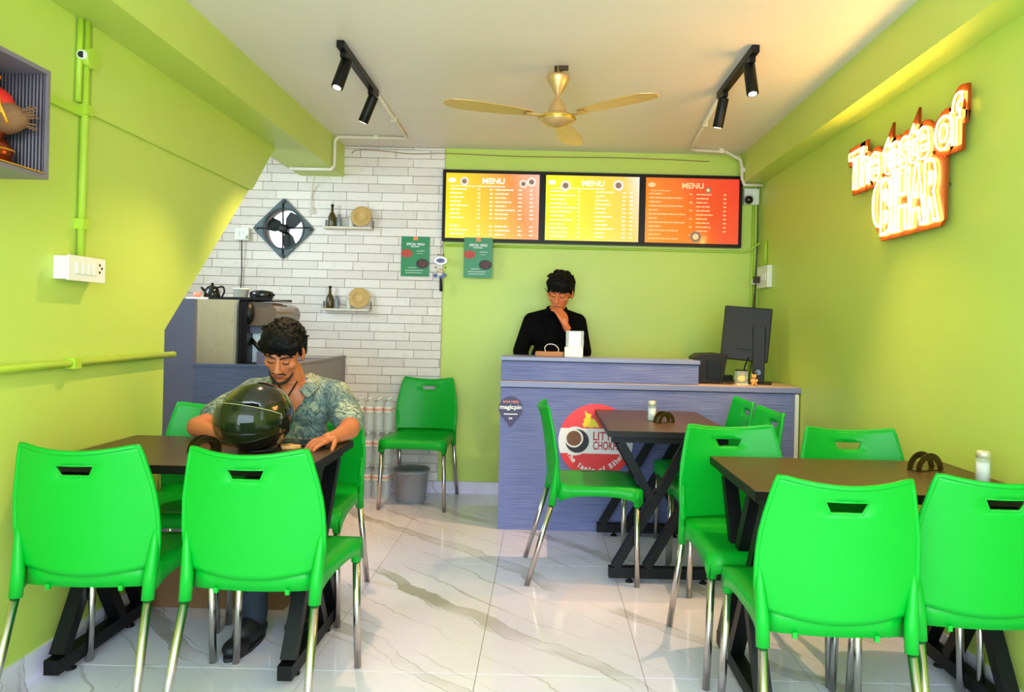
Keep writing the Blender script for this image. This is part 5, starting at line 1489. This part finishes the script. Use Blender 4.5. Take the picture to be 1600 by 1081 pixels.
chain(bm, [(P(-1.28, 3.215, 0.915), 0.068), (P(-1.36, 3.14, 0.85), 0.070), (P(-1.395, 3.105, 0.822), 0.068)])
o = obj('shirt', bm, m_shirt, t); remesh(o, 0.008, 4, m_shirt)
nrm = [v.normal.copy() for v in o.data.vertices]
for v, nn in zip(o.data.vertices, nrm):
    v.co += nn * 0.006 * noise.noise(v.co * 14)
# collar
for s in (-1, 1):
    bm = bm_new()
    pts = [P(-1.10 + s * 0.062, 3.225, 1.015), P(-1.10 + s * 0.080, 3.165, 0.995), P(-1.10 + s * 0.060, 3.105, 0.945), P(-1.10 + s * 0.100, 3.092, 0.915), P(-1.10 + s * 0.128, 3.150, 0.958), P(-1.10 + s * 0.100, 3.23, 1.0)]
    ctr = sum(pts, Vector()) / 6 + Vector((s * 0.012, -0.008, 0.006))
    vs_ = [bm.verts.new(p) for p in pts]; cv = bm.verts.new(ctr)
    for i in range(6): bm.faces.new((vs_[i], vs_[(i + 1) % 6], cv))
    o = obj('collar', bm, m_shirt, t); md = o.modifiers.new('s', 'SOLIDIFY'); md.thickness = 0.006; md.offset = 0; bake(o)
bm = bm_new(); tube(bm, [P(-1.145, 3.12, 0.985), P(-1.115, 3.112, 0.93), P(-1.10, 3.112, 0.895), P(-1.085, 3.112, 0.93), P(-1.055, 3.12, 0.985)], 0.0035, 6); obj('necklace', bm, m_blackplastic, t)
m_jeans = M('dark_blue_denim', (28, 38, 56), 0.8, bump=0.2, bscale=200)
bm = bm_new()
for kx, ky, ax, ay in ((-1.145, 2.86, -1.098, 2.80), (-0.985, 2.88, -0.965, 2.99)):
    chain(bm, [(P(-1.10 + (0.07 if kx > -1.05 else -0.07), 3.25, 0.565), 0.092), (P(kx, ky, 0.55), 0.068), (P(ax, ay + 0.005, 0.105), 0.054)])
ell(bm, P(-1.09, 3.27, 0.57), (0.165, 0.11, 0.095))
o = obj('jeans', bm, m_jeans, t); remesh(o, 0.009, 3, m_jeans)
m_shoe = M('black_shoe', (20, 20, 26), 0.55)
for ax, ay, rz_ in ((-1.098, 2.80, -0.12), (-0.965, 2.99, 0.1)):
    bm = bm_new(); R2 = Matrix.Translation(P(ax, ay, 0)) @ Matrix.Rotation(rz_, 4, 'Z')
    for (c, r) in (((0, 0.03, 0.045), (0.040, 0.05, 0.040)), ((0, -0.04, 0.056), (0.045, 0.075, 0.056)), ((0, -0.115, 0.032), (0.046, 0.065, 0.030)), ((0, 0.01, 0.09), (0.044, 0.052, 0.05))):
        sphere(bm, R2 @ Matrix.Translation(c) @ Matrix.Diagonal((*r, 1)), 18, 12)
    o = obj('shoe', bm, m_shoe, t); remesh(o, 0.006, 2, m_shoe)
    zmin = min(v.co.z for v in o.data.vertices)
    for v in o.data.vertices:
        if v.co.z < 0.008: v.co.z = 0.008
    bm = bm_new(); prism(bm, [(0.044 * math.cos(a) * (1.0 if math.sin(a) < 0 else 0.92), -0.05 + 0.135 * math.sin(a)) for a in [2 * PI * k / 28 for k in range(28)]], 0.0, 0.014, R2); obj('shoe_sole', bm, M('dark_sole', (34, 34, 40), 0.7), t)

# --- standing man in black behind the counter
m_skin2 = skin_mat('light_brown_skin', (206, 108, 62), (222, 128, 80))
t = thing('person', 'man in black standing behind the counter with a hand at his mouth', 'person', (0.08, 5.12, 0))
O2 = Vector((0.08, 5.12, 0))
P = lambda x, y, z: Vector((x, y, z)) - O2
T2 = headT(P(0.112, 5.06, 1.487), math.radians(20), math.radians(-12), math.radians(5), 1.06)
bm = bm_new()
head_shapes(bm, T2)
limb(bm, P(0.10, 5.10, 1.40), P(0.085, 5.14, 1.32), 0.054, 0.058)
chain(bm, [(P(0.08, 5.15, 1.28), 0.09), (P(0.08, 5.15, 1.05), 0.105), (P(0.08, 5.14, 0.92), 0.11)])
limb(bm, P(-0.06, 5.15, 1.29), P(0.22, 5.15, 1.29), 0.05, 0.05)
chain(bm, [(P(-0.085, 5.15, 1.285), 0.045), (P(-0.155, 5.13, 1.07), 0.038), (P(-0.13, 5.06, 0.98), 0.034), (P(-0.10, 5.01, 0.955), 0.026)])
hand(bm, P(-0.10, 5.01, 0.955), (0.75, -0.35, -0.1), (0, 0, -1), 1, 0.3)
chain(bm, [(P(0.245, 5.15, 1.285), 0.045), (P(0.285, 5.10, 1.08), 0.038), (P(0.215, 5.00, 1.16), 0.034), (P(0.165, 4.955, 1.235), 0.025), (P(0.150, 4.945, 1.262), 0.024)])
hand(bm, P(0.150, 4.945, 1.265), (-0.36, 0.06, 0.80), (-0.55, 0.62, -0.2), -1, [0.55, 0.62, 0.68, 0.6], 1.0, 0.06, 0.3)
for s in (-1, 1):
    chain(bm, [(P(0.08 + s * 0.08, 5.14, 0.86), 0.08), (P(0.08 + s * 0.09, 5.13, 0.48), 0.055), (P(0.08 + s * 0.095, 5.15, 0.10), 0.036), (P(0.08 + s * 0.10, 5.09, 0.04), 0.03)])
body = obj('body', bm, m_skin2, t); remesh(body, 0.0045, 3, m_skin2)
hair(t, T2, 9, 0.042, 1.08)
face_parts(t, T2, False)
m_blackcloth = M('black_cotton', (5, 4, 5), 0.85, bump=0.1, bscale=120, spec=0.1)
bm = bm_new()
chain(bm, [(P(0.08, 5.155, 1.265), 0.105), (P(0.08, 5.155, 1.12), 0.125), (P(0.08, 5.15, 0.96), 0.13), (P(0.08, 5.15, 0.86), 0.13)])
for s in (-1, 1):
    ell(bm, P(0.08 + s * 0.085, 5.135, 1.20), (0.10, 0.095, 0.115)); ell(bm, P(0.08 + s * 0.07, 5.15, 1.0), (0.10, 0.105, 0.15))
    limb(bm, P(0.09 + s * 0.05, 5.14, 1.345), P(0.08 + s * 0.165, 5.15, 1.29), 0.038, 0.058)
chain(bm, [(P(-0.085, 5.15, 1.285), 0.062), (P(-0.158, 5.13, 1.07), 0.056), (P(-0.13, 5.06, 0.985), 0.048), (P(-0.11, 5.025, 0.962), 0.042)])
chain(bm, [(P(0.245, 5.15, 1.285), 0.062), (P(0.288, 5.10, 1.075), 0.056), (P(0.220, 5.005, 1.15), 0.050), (P(0.180, 4.968, 1.212), 0.038)])
o = obj('shirt', bm, m_blackcloth, t); remesh(o, 0.007, 4, m_blackcloth)
bm = bm_new(); cr = []
for k in range(25):
    a = 2 * PI * k / 24 + PI * 0.5
    cr.append(P(0.092 + 0.066 * math.cos(a), 5.125 + 0.066 * math.sin(a), 1.355 + 0.018 * math.sin(a)))
tube(bm, cr[:-1], 0.016, 8, closed=True); tube(bm, [p + Vector((0, 0.004, 0.022)) for p in cr[2:23]], 0.011, 8)
obj('collar', bm, m_blackcloth, t)
m_trouser = M('charcoal_trousers', (30, 30, 34), 0.8)
bm = bm_new()
for s in (-1, 1): chain(bm, [(P(0.08 + s * 0.075, 5.14, 0.86), 0.095), (P(0.08 + s * 0.09, 5.13, 0.48), 0.072), (P(0.08 + s * 0.095, 5.15, 0.10), 0.056)])
o = obj('trousers', bm, m_trouser, t); remesh(o, 0.010, 3, m_trouser)
for s in (-1, 1):
    bm = bm_new(); ell(bm, P(0.08 + s * 0.10, 5.14, 0.045), (0.042, 0.06, 0.042)); ell(bm, P(0.08 + s * 0.105, 5.06, 0.035), (0.045, 0.075, 0.033)); o = obj('shoe', bm, m_shoe, t); remesh(o, 0.007, 2, m_shoe)
o = obj('earphone_stem', tube(bm_new(), [T2 @ Vector((-0.078, -0.02, 0.0)), T2 @ Vector((-0.098, -0.03, 0.030))], 0.0025, 6), m_blackplastic, t)
bpy.data.scenes.remove(WS)
bpy.context.view_layer.update()
